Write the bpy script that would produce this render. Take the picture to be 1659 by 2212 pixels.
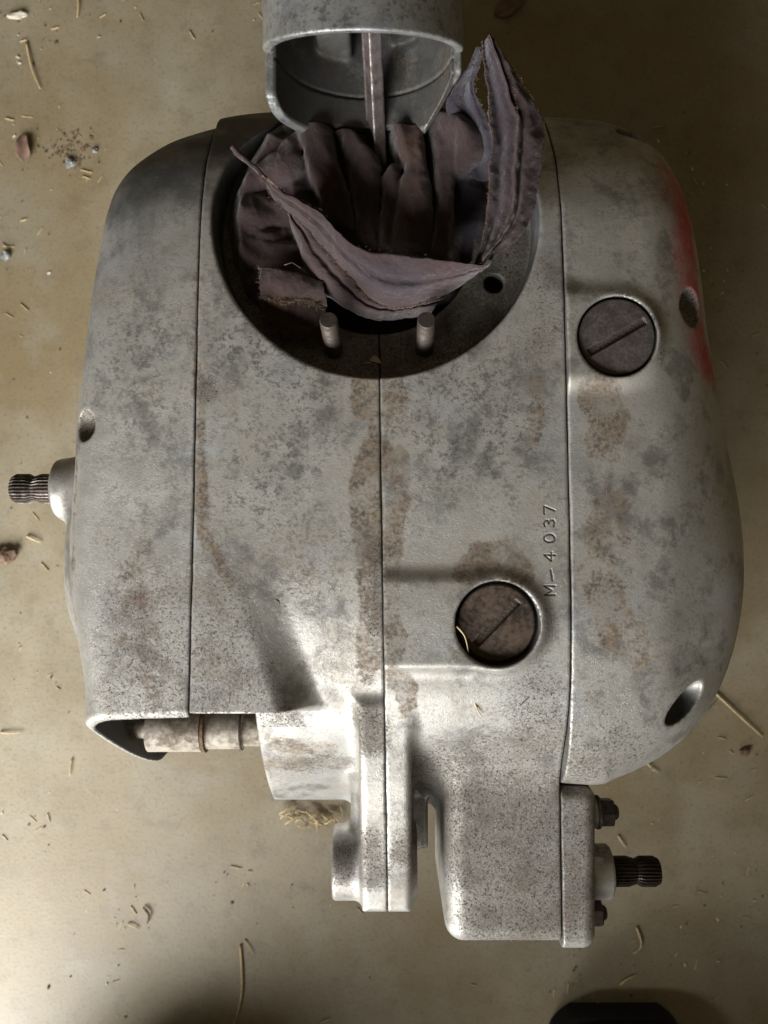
import bpy, bmesh, math, random
import numpy as np
from mathutils import Vector, Matrix

# ------------------------------------------------------------------ reset
for o in list(bpy.data.objects):
    bpy.data.objects.remove(o, do_unlink=True)
scene = bpy.context.scene
COL = scene.collection
rng = random.Random(7)
nrng = np.random.default_rng(7)
MM = 0.001
CAM_H = 600.0          # camera height above the floor, mm
FOC = 1787.0           # focal length in units of a 1659-wide frame

# ------------------------------------------------------------------ camera
cd = bpy.data.cameras.new('camera')
cam = bpy.data.objects.new('camera', cd)
COL.objects.link(cam)
cam.location = (0, 0, CAM_H * MM)
cam.rotation_euler = (0, 0, 0)
cd.sensor_fit = 'HORIZONTAL'
cd.sensor_width = 36.0
cd.lens = 36.0 * FOC / 1659.0
cd.clip_start = 0.01
cd.clip_end = 50
cd.dof.use_dof = True
cd.dof.focus_distance = 0.372
cd.dof.aperture_fstop = 17.0
scene.camera = cam

# ------------------------------------------------------------------ world and lamps
w = bpy.data.worlds.new('World')
scene.world = w
w.use_nodes = True
bg = w.node_tree.nodes['Background']
bg.inputs['Color'].default_value = (1.0, 0.78, 0.44, 1)
bg.inputs['Strength'].default_value = 0.080

def area(name, loc, target, sx, sy, power, col):
    l = bpy.data.lights.new(name, 'AREA')
    l.shape = 'RECTANGLE'
    l.size, l.size_y = sx, sy
    l.energy = power
    l.color = col
    o = bpy.data.objects.new(name, l)
    COL.objects.link(o)
    o.location = loc
    d = Vector(target) - Vector(loc)
    o.rotation_euler = d.to_track_quat('-Z', 'Y').to_euler()
    return o
# the open doorway, behind and to the left of the photographer
area('doorway_light', (-0.64, -1.16, 0.78), (0.0, 0.0, 0.15), 1.00, 0.85, 60.0, (0.985, 0.98, 0.97))

scene.view_settings.view_transform = 'Standard'
scene.view_settings.look = 'None'
scene.view_settings.exposure = 0.12
scene.view_settings.gamma = 1.0
scene.view_settings.use_curve_mapping = False
scene.render.engine = 'CYCLES'
scene.render.resolution_x, scene.render.resolution_y = 768, 1024

# ------------------------------------------------------------------ helpers: positions
def W(px, py, z):
    """point at height z (mm) that was measured at (px, py) of the 1659-wide survey sheet"""
    k = (CAM_H - z) / FOC
    return ((px - 829.5) * k, (1106 - py) * k, z)

def W2(px, py, z):
    return W(px, py, z)[:2]

# ------------------------------------------------------------------ helpers: objects
def link(name, me, parent=None, mat=None):
    o = bpy.data.objects.new(name, me)
    COL.objects.link(o)
    if parent is not None:
        o.parent = parent
    if mat is not None:
        me.materials.append(mat)
    return o

def tag(o, label=None, cat=None, group=None, kind=None):
    if label: o['label'] = label
    if cat: o['category'] = cat
    if group: o['group'] = group
    if kind: o['kind'] = kind
    return o

def empty(name, loc_mm=(0, 0, 0)):
    o = bpy.data.objects.new(name, None)
    COL.objects.link(o)
    o.location = Vector(loc_mm) * MM
    o.empty_display_size = 0.02
    return o

def mesh_from(verts, faces, name='m', smooth=True, scale=MM):
    me = bpy.data.meshes.new(name)
    v = np.asarray(verts, dtype=np.float64) * scale
    me.from_pydata([tuple(p) for p in v], [], [tuple(int(i) for i in f) for f in faces])
    me.update()
    if smooth:
        me.polygons.foreach_set('use_smooth', [True] * len(me.polygons))
    return me

def fast_mesh(verts, quads, name='m', smooth=True):
    """numpy arrays in mm -> mesh of quads"""
    me = bpy.data.meshes.new(name)
    n, q = len(verts), len(quads)
    me.vertices.add(n)
    me.vertices.foreach_set('co', (verts * MM).astype(np.float32).ravel())
    me.loops.add(q * 4)
    me.loops.foreach_set('vertex_index', quads.astype(np.int32).ravel())
    me.polygons.add(q)
    me.polygons.foreach_set('loop_start', np.arange(0, q * 4, 4, dtype=np.int32))
    me.polygons.foreach_set('use_smooth', np.ones(q, dtype=bool) if smooth else np.zeros(q, dtype=bool))
    me.update(calc_edges=True)
    me.validate()
    return me

def vattr(me, name, vals):
    a = me.attributes.new(name, 'FLOAT', 'POINT')
    a.data.foreach_set('value', np.asarray(vals, dtype=np.float32))

# ------------------------------------------------------------------ helpers: signed distance modelling
def curve(pts, smooth=5.0):
    """smoothed 1D function through control points"""
    pts = sorted(pts)
    xs = np.array([p[0] for p in pts], float); ys = np.array([p[1] for p in pts], float)
    t = np.arange(xs[0] - 60, xs[-1] + 60, 0.5)
    v = np.interp(t, xs, ys)
    lo = (ys[1] - ys[0]) / (xs[1] - xs[0]); hi = (ys[-1] - ys[-2]) / (xs[-1] - xs[-2])
    v = np.where(t < xs[0], ys[0] + lo * (t - xs[0]), v)
    v = np.where(t > xs[-1], ys[-1] + hi * (t - xs[-1]), v)
    r = int(smooth * 3 / 0.5)
    g = np.exp(-0.5 * (np.arange(-r, r + 1) * 0.5 / smooth) ** 2); g /= g.sum()
    vp = np.concatenate([v[0] - (np.arange(r, 0, -1)) * (v[1] - v[0]), v, v[-1] + np.arange(1, r + 1) * (v[-1] - v[-2])])
    v = np.convolve(vp, g, 'valid')
    return lambda q: np.interp(q, t, v)

def catmull(pts, n=8, closed=True):
    P = np.array(pts, float); out = []
    m = len(P)
    rngi = range(m) if closed else range(m - 1)
    for i in rngi:
        if closed:
            a, b, c, d = P[(i - 1) % m], P[i], P[(i + 1) % m], P[(i + 2) % m]
        else:
            a, b, c, d = P[max(i - 1, 0)], P[i], P[i + 1], P[min(i + 2, m - 1)]
        for k in range(n):
            t = k / n
            out.append(0.5 * ((2 * b) + (-a + c) * t + (2 * a - 5 * b + 4 * c - d) * t * t + (-a + 3 * b - 3 * c + d) * t ** 3))
    if not closed:
        out.append(P[-1])
    return np.array(out)

class Poly2D:
    """signed distance to a closed 2D outline, tabulated"""
    def __init__(self, pts, lo, hi, step=1.0):
        P = np.array(pts, float)
        self.lo = np.array(lo, float); self.step = step
        nx = int((hi[0] - lo[0]) / step) + 1; ny = int((hi[1] - lo[1]) / step) + 1
        X, Y = np.meshgrid(lo[0] + np.arange(nx) * step, lo[1] + np.arange(ny) * step, indexing='ij')
        d = np.full(X.shape, 1e9); s = np.zeros(X.shape, bool)
        for i in range(len(P)):
            a = P[i]; b = P[(i + 1) % len(P)]
            e = b - a
            L = max(e @ e, 1e-9)
            t = np.clip(((X - a[0]) * e[0] + (Y - a[1]) * e[1]) / L, 0, 1)
            d = np.minimum(d, np.hypot(X - a[0] - t * e[0], Y - a[1] - t * e[1]))
            c = ((a[1] > Y) != (b[1] > Y))
            with np.errstate(divide='ignore', invalid='ignore'):
                xi = (b[0] - a[0]) * (Y - a[1]) / (b[1] - a[1] if b[1] != a[1] else 1e-9) + a[0]
            s ^= c & (X < xi)
        self.T = np.where(s, -d, d)
    def __call__(self, x, y):
        T = self.T
        fx = np.clip((x - self.lo[0]) / self.step, 0, T.shape[0] - 1.001); fy = np.clip((y - self.lo[1]) / self.step, 0, T.shape[1] - 1.001)
        i = fx.astype(int); j = fy.astype(int); u = fx - i; v = fy - j
        return (T[i, j] * (1 - u) * (1 - v) + T[i + 1, j] * u * (1 - v) + T[i, j + 1] * (1 - u) * v + T[i + 1, j + 1] * u * v)

def smin(a, b, k):
    h = np.maximum(k - np.abs(a - b), 0) / k
    return np.minimum(a, b) - h * h * k * 0.25
def smax(a, b, k):
    return -smin(-a, -b, k)
def rext(d2, dz, r):
    """rounded extrusion: d2 plan distance, dz distance above the top"""
    a = d2 + r; b = dz + r
    return np.sqrt(np.maximum(a, 0) ** 2 + np.maximum(b, 0) ** 2) + np.minimum(np.maximum(a, b), 0) - r
def cyl(u, v, w, R, lo, hi, r=0.8):
    d = np.hypot(u, v) - R
    e = np.abs(w - (lo + hi) / 2) - (hi - lo) / 2
    return rext(d, e, r)
def box(x, y, z, lo, hi, r):
    q = [np.abs(c - (l + h) / 2) - (h - l) / 2 + r for c, l, h in zip((x, y, z), lo, hi)]
    return np.sqrt(sum(np.maximum(c, 0) ** 2 for c in q)) + np.minimum(np.maximum(np.maximum(q[0], q[1]), q[2]), 0) - r
def ell(x, y, z, c, r):
    k = np.sqrt(((x - c[0]) / r[0]) ** 2 + ((y - c[1]) / r[1]) ** 2 + ((z - c[2]) / r[2]) ** 2)
    return (k - 1) * min(r)

def polygonise(f, lo, hi, h=1.0, project=3):
    """sparse surface nets on f(x, y, z), all in mm"""
    lo = np.array(lo, float); hi = np.array(hi, float)
    B = 8
    nb = np.ceil((hi - lo) / (B * h)).astype(int)
    n = nb * B + 2
    bi = np.stack(np.meshgrid(*[np.arange(k) for k in nb], indexing='ij'), -1).reshape(-1, 3)
    c = lo + (bi * B + B / 2) * h
    val = f(c[:, 0], c[:, 1], c[:, 2])
    bi = bi[np.abs(val) < B * h * 0.87 * 1.5 + 1.0]
    loc = np.stack(np.meshgrid(*[np.arange(B + 1)] * 3, indexing='ij'), -1).reshape(-1, 3)
    corners = [(0,0,0),(1,0,0),(0,1,0),(1,1,0),(0,0,1),(1,0,1),(0,1,1),(1,1,1)]
    edges = [(0,1),(2,3),(4,5),(6,7),(0,2),(1,3),(4,6),(5,7),(0,4),(1,5),(2,6),(3,7)]
    def key(i, j, k):
        return (i.astype(np.int64) + 1) + n[0] * ((j.astype(np.int64) + 1) + n[1] * (k.astype(np.int64) + 1))
    K, V, F = [], [], []
    for s in range(0, len(bi), 700):
        b = bi[s:s + 700]
        g = (b[:, None, :] * B + loc[None])
        p = lo + g.reshape(-1, 3) * h
        v = f(p[:, 0], p[:, 1], p[:, 2]).reshape(len(b), B + 1, B + 1, B + 1)
        ins = v < 0
        cnt = sum(ins[:, a:a + B, bb:bb + B, cc:cc + B].astype(np.int8) for a, bb, cc in corners)
        act = np.argwhere((cnt > 0) & (cnt < 8))
        if len(act):
            q, i, j, k = act.T
            cv = np.stack([v[q, i + a, j + bb, k + cc] for a, bb, cc in corners], -1)
            acc = np.zeros((len(act), 3)); w_ = np.zeros(len(act))
            for e0, e1 in edges:
                a, bv = cv[:, e0], cv[:, e1]
                m = (a < 0) != (bv < 0)
                t = np.where(m, a / np.where(m, a - bv, 1), 0)
                p0 = np.array(corners[e0], float); p1 = np.array(corners[e1], float)
                acc += np.where(m[:, None], p0 + t[:, None] * (p1 - p0), 0); w_ += m
            gi = b[q] * B + act[:, 1:]
            V.append(lo + (gi + acc / w_[:, None]) * h)
            K.append(key(gi[:, 0], gi[:, 1], gi[:, 2]))
        for ax in range(3):
            sl0 = v[:, :B, :B, :B]
            sh = [slice(0, B)] * 3; sh[ax] = slice(1, B + 1)
            sl1 = v[(slice(None),) + tuple(sh)]
            m = np.argwhere((sl0 < 0) != (sl1 < 0))
            if not len(m): continue
            q = m[:, 0]; gi = b[q] * B + m[:, 1:]
            inside = sl0[q, m[:, 1], m[:, 2], m[:, 3]] < 0
            u, w2 = (ax + 1) % 3, (ax + 2) % 3
            ks = []
            for du, dw in ((-1, -1), (0, -1), (0, 0), (-1, 0)):
                g2 = gi.copy(); g2[:, u] += du; g2[:, w2] += dw
                ks.append(key(g2[:, 0], g2[:, 1], g2[:, 2]))
            ks = np.stack(ks, -1)
            ks[~inside] = ks[~inside][:, ::-1]
            F.append(ks)
    K = np.concatenate(K); V = np.concatenate(V); F = np.concatenate(F)
    o = np.argsort(K); K = K[o]; V = V[o]
    idx = np.clip(np.searchsorted(K, F), 0, len(K) - 1)
    ok = (K[idx] == F).all(1)
    idx = idx[ok]
    e = 0.05
    for _ in range(project):
        x, y, z = V.T
        d = f(x, y, z)
        gr = np.stack([f(x + e, y, z) - f(x - e, y, z), f(x, y + e, z) - f(x, y - e, z), f(x, y, z + e) - f(x, y, z - e)], -1) / (2 * e)
        st = -(d / np.maximum((gr ** 2).sum(1), 0.2))[:, None] * gr
        L = np.linalg.norm(st, axis=1, keepdims=True)
        V = V + st * np.minimum(1, 0.5 * h / np.maximum(L, 1e-9))
    return V, idx

def polydist(P, pts):
    """distance of points (N,3) to a 3D polyline"""
    P = np.asarray(P); d = np.full(len(P), 1e9)
    pts = [np.array(p, float) for p in pts]
    if len(pts) == 1:
        return np.linalg.norm(P - pts[0], axis=1)
    for a, b in zip(pts[:-1], pts[1:]):
        e = b - a; L = max(e @ e, 1e-9)
        t = np.clip(((P - a) @ e) / L, 0, 1)
        d = np.minimum(d, np.linalg.norm(P - a - t[:, None] * e, axis=1))
    return d
def soft(d, r, f):
    return np.clip(1 - (d - r) / f, 0, 1)

def vnoise(x, y, seed, s):
    """smooth value noise, numpy"""
    r = np.random.default_rng(seed); T = r.random((64, 64)) * 2 - 1
    fx, fy = x / s, y / s
    i, j = np.floor(fx).astype(int), np.floor(fy).astype(int)
    u, v = fx - i, fy - j
    u = u * u * (3 - 2 * u); v = v * v * (3 - 2 * v)
    g = lambda a, b: T[a % 64, b % 64]
    return g(i, j) * (1 - u) * (1 - v) + g(i + 1, j) * u * (1 - v) + g(i, j + 1) * (1 - u) * v + g(i + 1, j + 1) * u * v

# ------------------------------------------------------------------ helpers: materials
def new_mat(name):
    m = bpy.data.materials.new(name)
    m.use_nodes = True
    nt = m.node_tree
    return m, nt, nt.nodes['Principled BSDF']

class NB:
    """tiny node builder"""
    def __init__(self, nt):
        self.nt = nt
        self.co = self.node('ShaderNodeTexCoord').outputs['Object']
    def node(self, t, **kw):
        n = self.nt.nodes.new(t)
        for k, v in kw.items(): setattr(n, k, v)
        return n
    def set(self, sock, v):
        if hasattr(v, 'is_output') or isinstance(v, bpy.types.NodeSocket): self.nt.links.new(v, sock)
        else: sock.default_value = v
    def noise(self, scale, detail=4, rough=0.55, vec=None, dist=0.0):
        n = self.node('ShaderNodeTexNoise')
        self.set(n.inputs['Vector'], vec or self.co)
        n.inputs['Scale'].default_value = scale; n.inputs['Detail'].default_value = detail
        n.inputs['Roughness'].default_value = rough; n.inputs['Distortion'].default_value = dist
        return n.outputs['Fac']
    def voro(self, scale, feature='F1', vec=None):
        n = self.node('ShaderNodeTexVoronoi', feature=feature)
        self.set(n.inputs['Vector'], vec or self.co); n.inputs['Scale'].default_value = scale
        return n.outputs['Distance']
    def ramp(self, v, a, b, smooth=True):
        n = self.node('ShaderNodeMapRange', interpolation_type='SMOOTHSTEP' if smooth else 'LINEAR')
        self.set(n.inputs['Value'], v)
        n.inputs['From Min'].default_value = a; n.inputs['From Max'].default_value = b
        return n.outputs['Result']
    def math(self, op, a, b=0.0, clamp=False):
        n = self.node('ShaderNodeMath', operation=op, use_clamp=clamp)
        self.set(n.inputs[0], a); self.set(n.inputs[1], b)
        return n.outputs[0]
    def mix(self, f, a, b):
        n = self.node('ShaderNodeMix', data_type='RGBA')
        self.set(n.inputs['Factor'], f); self.set(n.inputs['A'], a); self.set(n.inputs['B'], b)
        return n.outputs['Result']
    def mixf(self, f, a, b):
        n = self.node('ShaderNodeMix', data_type='FLOAT')
        self.set(n.inputs['Factor'], f); self.set(n.inputs['A'], a); self.set(n.inputs['B'], b)
        return n.outputs['Result']
    def attr(self, name):
        return self.node('ShaderNodeAttribute', attribute_name=name).outputs['Fac']
    def bump(self, h, strength=0.3, dist=0.001, normal=None):
        n = self.node('ShaderNodeBump')
        self.set(n.inputs['Height'], h); n.inputs['Strength'].default_value = strength; n.inputs['Distance'].default_value = dist
        if normal is not None: self.set(n.inputs['Normal'], normal)
        return n.outputs['Normal']
    def scaled(self, s, rot=(0, 0, 0)):
        n = self.node('ShaderNodeMapping')
        self.set(n.inputs['Vector'], self.co); n.inputs['Scale'].default_value = s; n.inputs['Rotation'].default_value = rot
        return n.outputs['Vector']

def c4(r, g, b): return (r, g, b, 1)

def cast_alloy(name, light=(0.50, 0.49, 0.455), dark=(0.14, 0.14, 0.14), metallic=0.74, rough=0.44, speck=1.0):
    m, nt, p = new_mat(name); n = NB(nt)
    big = n.noise(18, 3, 0.5); mid = n.noise(70, 5, 0.6); fine = n.noise(620, 5, 0.68); grit = n.noise(1500, 2, 0.6); smudge = n.noise(210, 6, 0.72)
    # oxide mottling: small dark flecks that crowd together in patches
    patch = n.ramp(n.math('ADD', n.math('MULTIPLY', mid, 0.6), n.math('MULTIPLY', big, 0.5)), 0.40, 0.68)
    fleck = n.ramp(n.math('ADD', n.math('MULTIPLY', fine, 0.55), n.math('MULTIPLY', smudge, 0.45)), 0.49, 0.60)
    oxide = n.math('MULTIPLY', n.math('MULTIPLY', fleck, n.math('ADD', n.math('MULTIPLY', patch, 0.75), 0.16)), 0.62 * speck, clamp=True)
    oxide = n.math('ADD', oxide, n.math('MULTIPLY', n.math('MULTIPLY', n.attr('oxide'), 0.62), n.ramp(n.math('ADD', n.math('MULTIPLY', smudge, 0.6), n.math('MULTIPLY', fine, 0.4)), 0.47, 0.58)), clamp=True)
    col = n.mix(oxide, c4(*light), c4(*dark))
    col = n.mix(n.math('MULTIPLY', n.ramp(big, 0.4, 0.7), 0.30), col, c4(0.36, 0.335, 0.29))
    # uneven film of old oil and dust
    film = n.math('MULTIPLY', n.ramp(n.noise(24, 7, 0.68), 0.46, 0.66), 0.55)
    col = n.mix(film, col, c4(0.235, 0.200, 0.150))
    film2 = n.math('MULTIPLY', n.ramp(n.noise(42, 7, 0.7, n.scaled((1, 1, 1), (0.3, 0.2, 0.7))), 0.50, 0.64), 0.60)
    col = n.mix(film2, col, c4(0.13, 0.125, 0.12))
    # bluish bare patches
    col = n.mix(n.math('MULTIPLY', n.ramp(n.noise(33, 3, 0.5), 0.52, 0.70), 0.35), col, c4(0.44, 0.465, 0.50))
    # dried oil and dust
    st = n.attr('stain')
    edge = n.noise(150, 6, 0.72)
    sm = n.ramp(n.math('ADD', st, n.math('MULTIPLY', n.math('SUBTRACT', edge, 0.5), 1.5)), 0.28, 0.58)
    sm = n.math('MULTIPLY', sm, n.math('MULTIPLY', n.mixf(n.ramp(fine, 0.38, 0.60), 0.55, 0.95), n.mixf(n.ramp(n.noise(75, 4, 0.6), 0.36, 0.56), 0.45, 1.0)))
    col = n.mix(sm, col, n.mix(n.ramp(smudge, 0.4, 0.62), c4(0.165, 0.118, 0.072), c4(0.072, 0.048, 0.029)))
    # fine brown grime
    sand = n.noise(1250, 3, 0.7)
    gm = n.math('MULTIPLY', n.ramp(n.math('ADD', n.math('ADD', n.attr('grime'), n.math('MULTIPLY', n.ramp(mid, 0.42, 0.66), 0.18)), n.math('MULTIPLY', n.math('SUBTRACT', n.mixf(0.65, fine, sand), 0.5), 1.9)), 0.16, 0.95), 0.85)
    col = n.mix(gm, col, n.mix(n.ramp(grit, 0.4, 0.62), c4(0.155, 0.132, 0.105), c4(0.070, 0.057, 0.045)))
    pits = n.math('MULTIPLY', n.ramp(n.noise(820, 4, 0.75), 0.55, 0.62), n.math('ADD', n.ramp(n.attr('grime'), 0.25, 0.6), 0.12, clamp=True))
    col = n.mix(n.math('MULTIPLY', pits, 0.85), col, c4(0.035, 0.029, 0.023))
    sc = n.math('ADD', n.ramp(n.noise(1.0, 2, 0.5, n.scaled((1700, 45, 45), (0, 0, 0.5))), 0.70, 0.75), n.ramp(n.noise(1.0, 2, 0.5, n.scaled((40, 1900, 40), (0, 0, 0.25))), 0.71, 0.76), clamp=True)
    col = n.mix(n.math('MULTIPLY', n.math('MULTIPLY', sc, n.ramp(mid, 0.45, 0.6)), 0.35), col, c4(0.66, 0.65, 0.62))
    # seam and well soot, plus shade painted on front slopes and in the hollow
    so = n.ramp(n.math('ADD', n.attr('soot_shade'), n.math('MULTIPLY', n.math('SUBTRACT', mid, 0.5), 0.8)), 0.15, 0.95)
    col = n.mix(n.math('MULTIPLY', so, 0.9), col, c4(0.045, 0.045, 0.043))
    # red paint
    rd = n.ramp(n.math('ADD', n.attr('red'), n.math('MULTIPLY', n.math('SUBTRACT', mid, 0.5), 1.1)), 0.10, 1.10)
    col = n.mix(n.math('MULTIPLY', rd, n.mixf(n.ramp(fine, 0.35, 0.6), 0.78, 0.96)), col, c4(0.44, 0.028, 0.034))
    # white paint drops and stray specks
    sp = n.ramp(n.voro(230), 0.055, 0.03)
    sp = n.math('MULTIPLY', sp, n.ramp(n.noise(90, 2), 0.60, 0.66))
    col = n.mix(n.math('MULTIPLY', sp, 0.8), col, c4(0.72, 0.70, 0.66))
    n.set(p.inputs['Base Color'], col)
    cover = n.math('MAXIMUM', n.math('MAXIMUM', n.math('MAXIMUM', sm, gm), n.math('MULTIPLY', film, 0.8)), n.math('MAXIMUM', so, rd))
    n.set(p.inputs['Metallic'], n.mixf(cover, metallic, 0.05))
    n.set(p.inputs['Roughness'], n.mixf(cover, n.mixf(n.ramp(mid, 0.3, 0.7), rough, rough + 0.14), 0.68))
    b = n.bump(fine, 0.16, 0.0005)
    b = n.bump(n.noise(1600, 3, 0.6), 0.25, 0.00025, b)
    b = n.bump(n.math('MULTIPLY', pits, -1.0), 0.5, 0.0005, b)
    n.set(p.inputs['Normal'], b)
    return m

def simple_metal(name, a, b, metallic=0.7, rough=0.45, scale=300, bump=0.3, lo=0.4, hi=0.65):
    m, nt, p = new_mat(name); n = NB(nt)
    f = n.noise(scale, 5, 0.65); g = n.noise(scale * 0.2, 3)
    k = n.ramp(n.math('ADD', n.math('MULTIPLY', f, 0.6), n.math('MULTIPLY', g, 0.4)), lo, hi)
    n.set(p.inputs['Base Color'], n.mix(k, c4(*a), c4(*b)))
    p.inputs['Metallic'].default_value = metallic
    n.set(p.inputs['Roughness'], n.mixf(k, rough, min(rough + 0.25, 1)))
    n.set(p.inputs['Normal'], n.bump(f, bump, 0.0006))
    return m

def plain(name, a, b, rough=0.8, scale=200, bump=0.3):
    m, nt, p = new_mat(name); n = NB(nt)
    f = n.noise(scale, 4, 0.6)
    n.set(p.inputs['Base Color'], n.mix(n.ramp(f, 0.35, 0.65), c4(*a), c4(*b)))
    p.inputs['Roughness'].default_value = rough
    n.set(p.inputs['Normal'], n.bump(f, bump, 0.0005))
    return m

M = {}
M['alloy'] = cast_alloy('cast_alloy')
M['piston'] = cast_alloy('piston_alloy', light=(0.30, 0.31, 0.31), dark=(0.075, 0.08, 0.085), metallic=0.6, rough=0.42, speck=1.5)
M['plug'] = simple_metal('dirty_brass_plug', (0.040, 0.031, 0.026), (0.112, 0.077, 0.055), 0.4, 0.45, 420, 0.3, .38, .62)
M['plug_grey'] = simple_metal('dirty_steel_plug', (0.070, 0.058, 0.054), (0.105, 0.088, 0.082), 0.4, 0.45, 700, 0.25)
M['grime'] = plain('black_grime', (0.018, 0.014, 0.011), (0.05, 0.035, 0.022), 0.9, 700, 0.8)
M['steel'] = simple_metal('brown_steel', (0.16, 0.135, 0.115), (0.05, 0.04, 0.034), 0.6, 0.4, 400, 0.4)
M['oily_steel'] = simple_metal('oily_steel', (0.07, 0.055, 0.045), (0.02, 0.016, 0.013), 0.7, 0.28, 400, 0.4)
M['stud'] = simple_metal('stud_steel', (0.075, 0.060, 0.049), (0.036, 0.026, 0.020), 0.25, 0.5, 500, 0.3)
M['rod'] = simple_metal('connecting_rod_steel', (0.22, 0.19, 0.185), (0.08, 0.06, 0.052), 0.6, 0.38, 240, 0.4)
M['tube'] = simple_metal('dusty_shaft', (0.36, 0.325, 0.27), (0.12, 0.09, 0.06), 0.15, 0.6, 190, 0.6)
M['rust'] = plain('rust', (0.16, 0.085, 0.038), (0.07, 0.035, 0.016), 0.8, 500, 0.6)
M['bright'] = simple_metal('worn_bright_alloy', (0.55, 0.54, 0.52), (0.30, 0.28, 0.25), 0.6, 0.33, 300, 0.3)

# ------------------------------------------------------------------ the floor
def floor_material():
    m, nt, p = new_mat('concrete_floor'); n = NB(nt)
    a = n.noise(3.2, 4, 0.55); b = n.noise(14, 5, 0.6); c = n.noise(60, 5, 0.65); d = n.noise(420, 3, 0.6)
    col = n.mix(n.ramp(b, 0.34, 0.68), c4(0.238, 0.195, 0.122), c4(0.305, 0.262, 0.180))
    col = n.mix(n.math('MULTIPLY', n.ramp(a, 0.43, 0.64), 0.75), col, c4(0.205, 0.152, 0.075))
    col = n.mix(n.math('MULTIPLY', n.ramp(n.noise(8, 4, 0.55), 0.46, 0.70), 0.45), col, c4(0.275, 0.262, 0.205))
    col = n.mix(n.math('MULTIPLY', n.ramp(c, 0.50, 0.70), 0.35), col, c4(0.140, 0.118, 0.080))
    col = n.mix(n.math('MULTIPLY', n.ramp(n.noise(34, 4, 0.55), 0.50, 0.72), 0.30), col, c4(0.30, 0.285, 0.230))
    col = n.mix(n.math('MULTIPLY', n.ramp(d, 0.50, 0.72), 0.40), col, c4(0.10, 0.082, 0.055))
    sp = n.math('MULTIPLY', n.ramp(n.noise(900, 3, 0.7), 0.62, 0.70), n.ramp(n.noise(20, 3), 0.40, 0.62))
    col = n.mix(n.math('MULTIPLY', sp, 0.55), col, c4(0.07, 0.058, 0.04))
    sp2 = n.ramp(n.noise(760, 3, 0.7, n.scaled((1, 1, 1), (0, 0, 1.1))), 0.66, 0.74)
    col = n.mix(n.math('MULTIPLY', sp2, 0.45), col, c4(0.42, 0.39, 0.31))
    # tiny dark pits and pale grains
    pit = n.math('MULTIPLY', n.ramp(n.voro(75), 0.075, 0.05), n.ramp(n.noise(37, 2), 0.56, 0.60))
    col = n.mix(n.math('MULTIPLY', pit, 0.85), col, c4(0.05, 0.042, 0.032))
    gr = n.math('MULTIPLY', n.ramp(n.voro(130), 0.07, 0.045), n.ramp(n.noise(31, 2), 0.60, 0.64))
    col = n.mix(n.math('MULTIPLY', gr, 0.8), col, c4(0.60, 0.56, 0.46))
    n.set(p.inputs['Base Color'], col)
    n.set(p.inputs['Roughness'], n.mixf(n.ramp(b, 0.3, 0.7), 0.44, 0.56))
    p.inputs['Specular IOR Level'].default_value = 0.5
    bm = n.bump(c, 0.08, 0.0007); bm = n.bump(d, 0.22, 0.0005, bm)
    n.set(p.inputs['Normal'], bm)
    return m
fm = mesh_from([(-3000, -3000, 0), (3000, -3000, 0), (3000, 3000, 0), (-3000, 3000, 0)], [(0, 1, 2, 3)], smooth=False)
floor = link('floor', fm, None, floor_material())
tag(floor, 'dusty olive grey concrete floor under the engine', kind='structure')

# ================================================================== THE ENGINE
engine = empty('motorcycle_engine', (0, 0, 0))
tag(engine, 'dirty cast aluminium motorcycle engine with open cylinder mouth, standing on concrete', 'engine')

# --- control curves, mm
front = [(222, 135), (212, 160), (204, 182), (197, 194), (188, 204), (175, 216), (157, 229), (135, 237.5), (100, 241.5), (60, 243)]
ztL = curve(front + [(0, 245), (-50, 248), (-86, 249.5), (-140, 250)], 5)
ztR = curve(front + [(0, 245), (-50, 245.5), (-90, 240), (-127, 229), (-160, 215)], 6)
zG = curve(front + [(0, 245), (-25, 246), (-45, 244.5), (-62, 241), (-78, 236), (-92, 229), (-106, 219), (-120, 206), (-135, 189), (-150, 168), (-165, 140)], 5)
zR2 = curve(front + [(0, 245), (-50, 246), (-80, 242), (-98, 234), (-112, 222), (-126, 205), (-140, 184), (-152, 160)], 5)

def seamL(y): return -81.8 + 0.012 * y + 0.05 * np.sin(y * 0.19 + 1) + 0.03 * np.sin(y * 0.63)
def seamC(y): return -1.0 - 0.015 * y + 0.05 * np.sin(y * 0.19 + 2) + 0.03 * np.sin(y * 0.63)
def seamR(y): return 79.6 - 0.015 * y + 0.05 * np.sin(y * 0.19 + 2) + 0.03 * np.sin(y * 0.63)

YZ = Poly2D(catmull([(207, 400), (207, 300), (207, 180), (198, 110), (160, 48), (100, 10), (20, 0), (-60, 4), (-110, 40), (-140, 110), (-152, 170), (-160, 240), (-160, 400)], 6), (-260, -60), (280, 330), 1.5)

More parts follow.
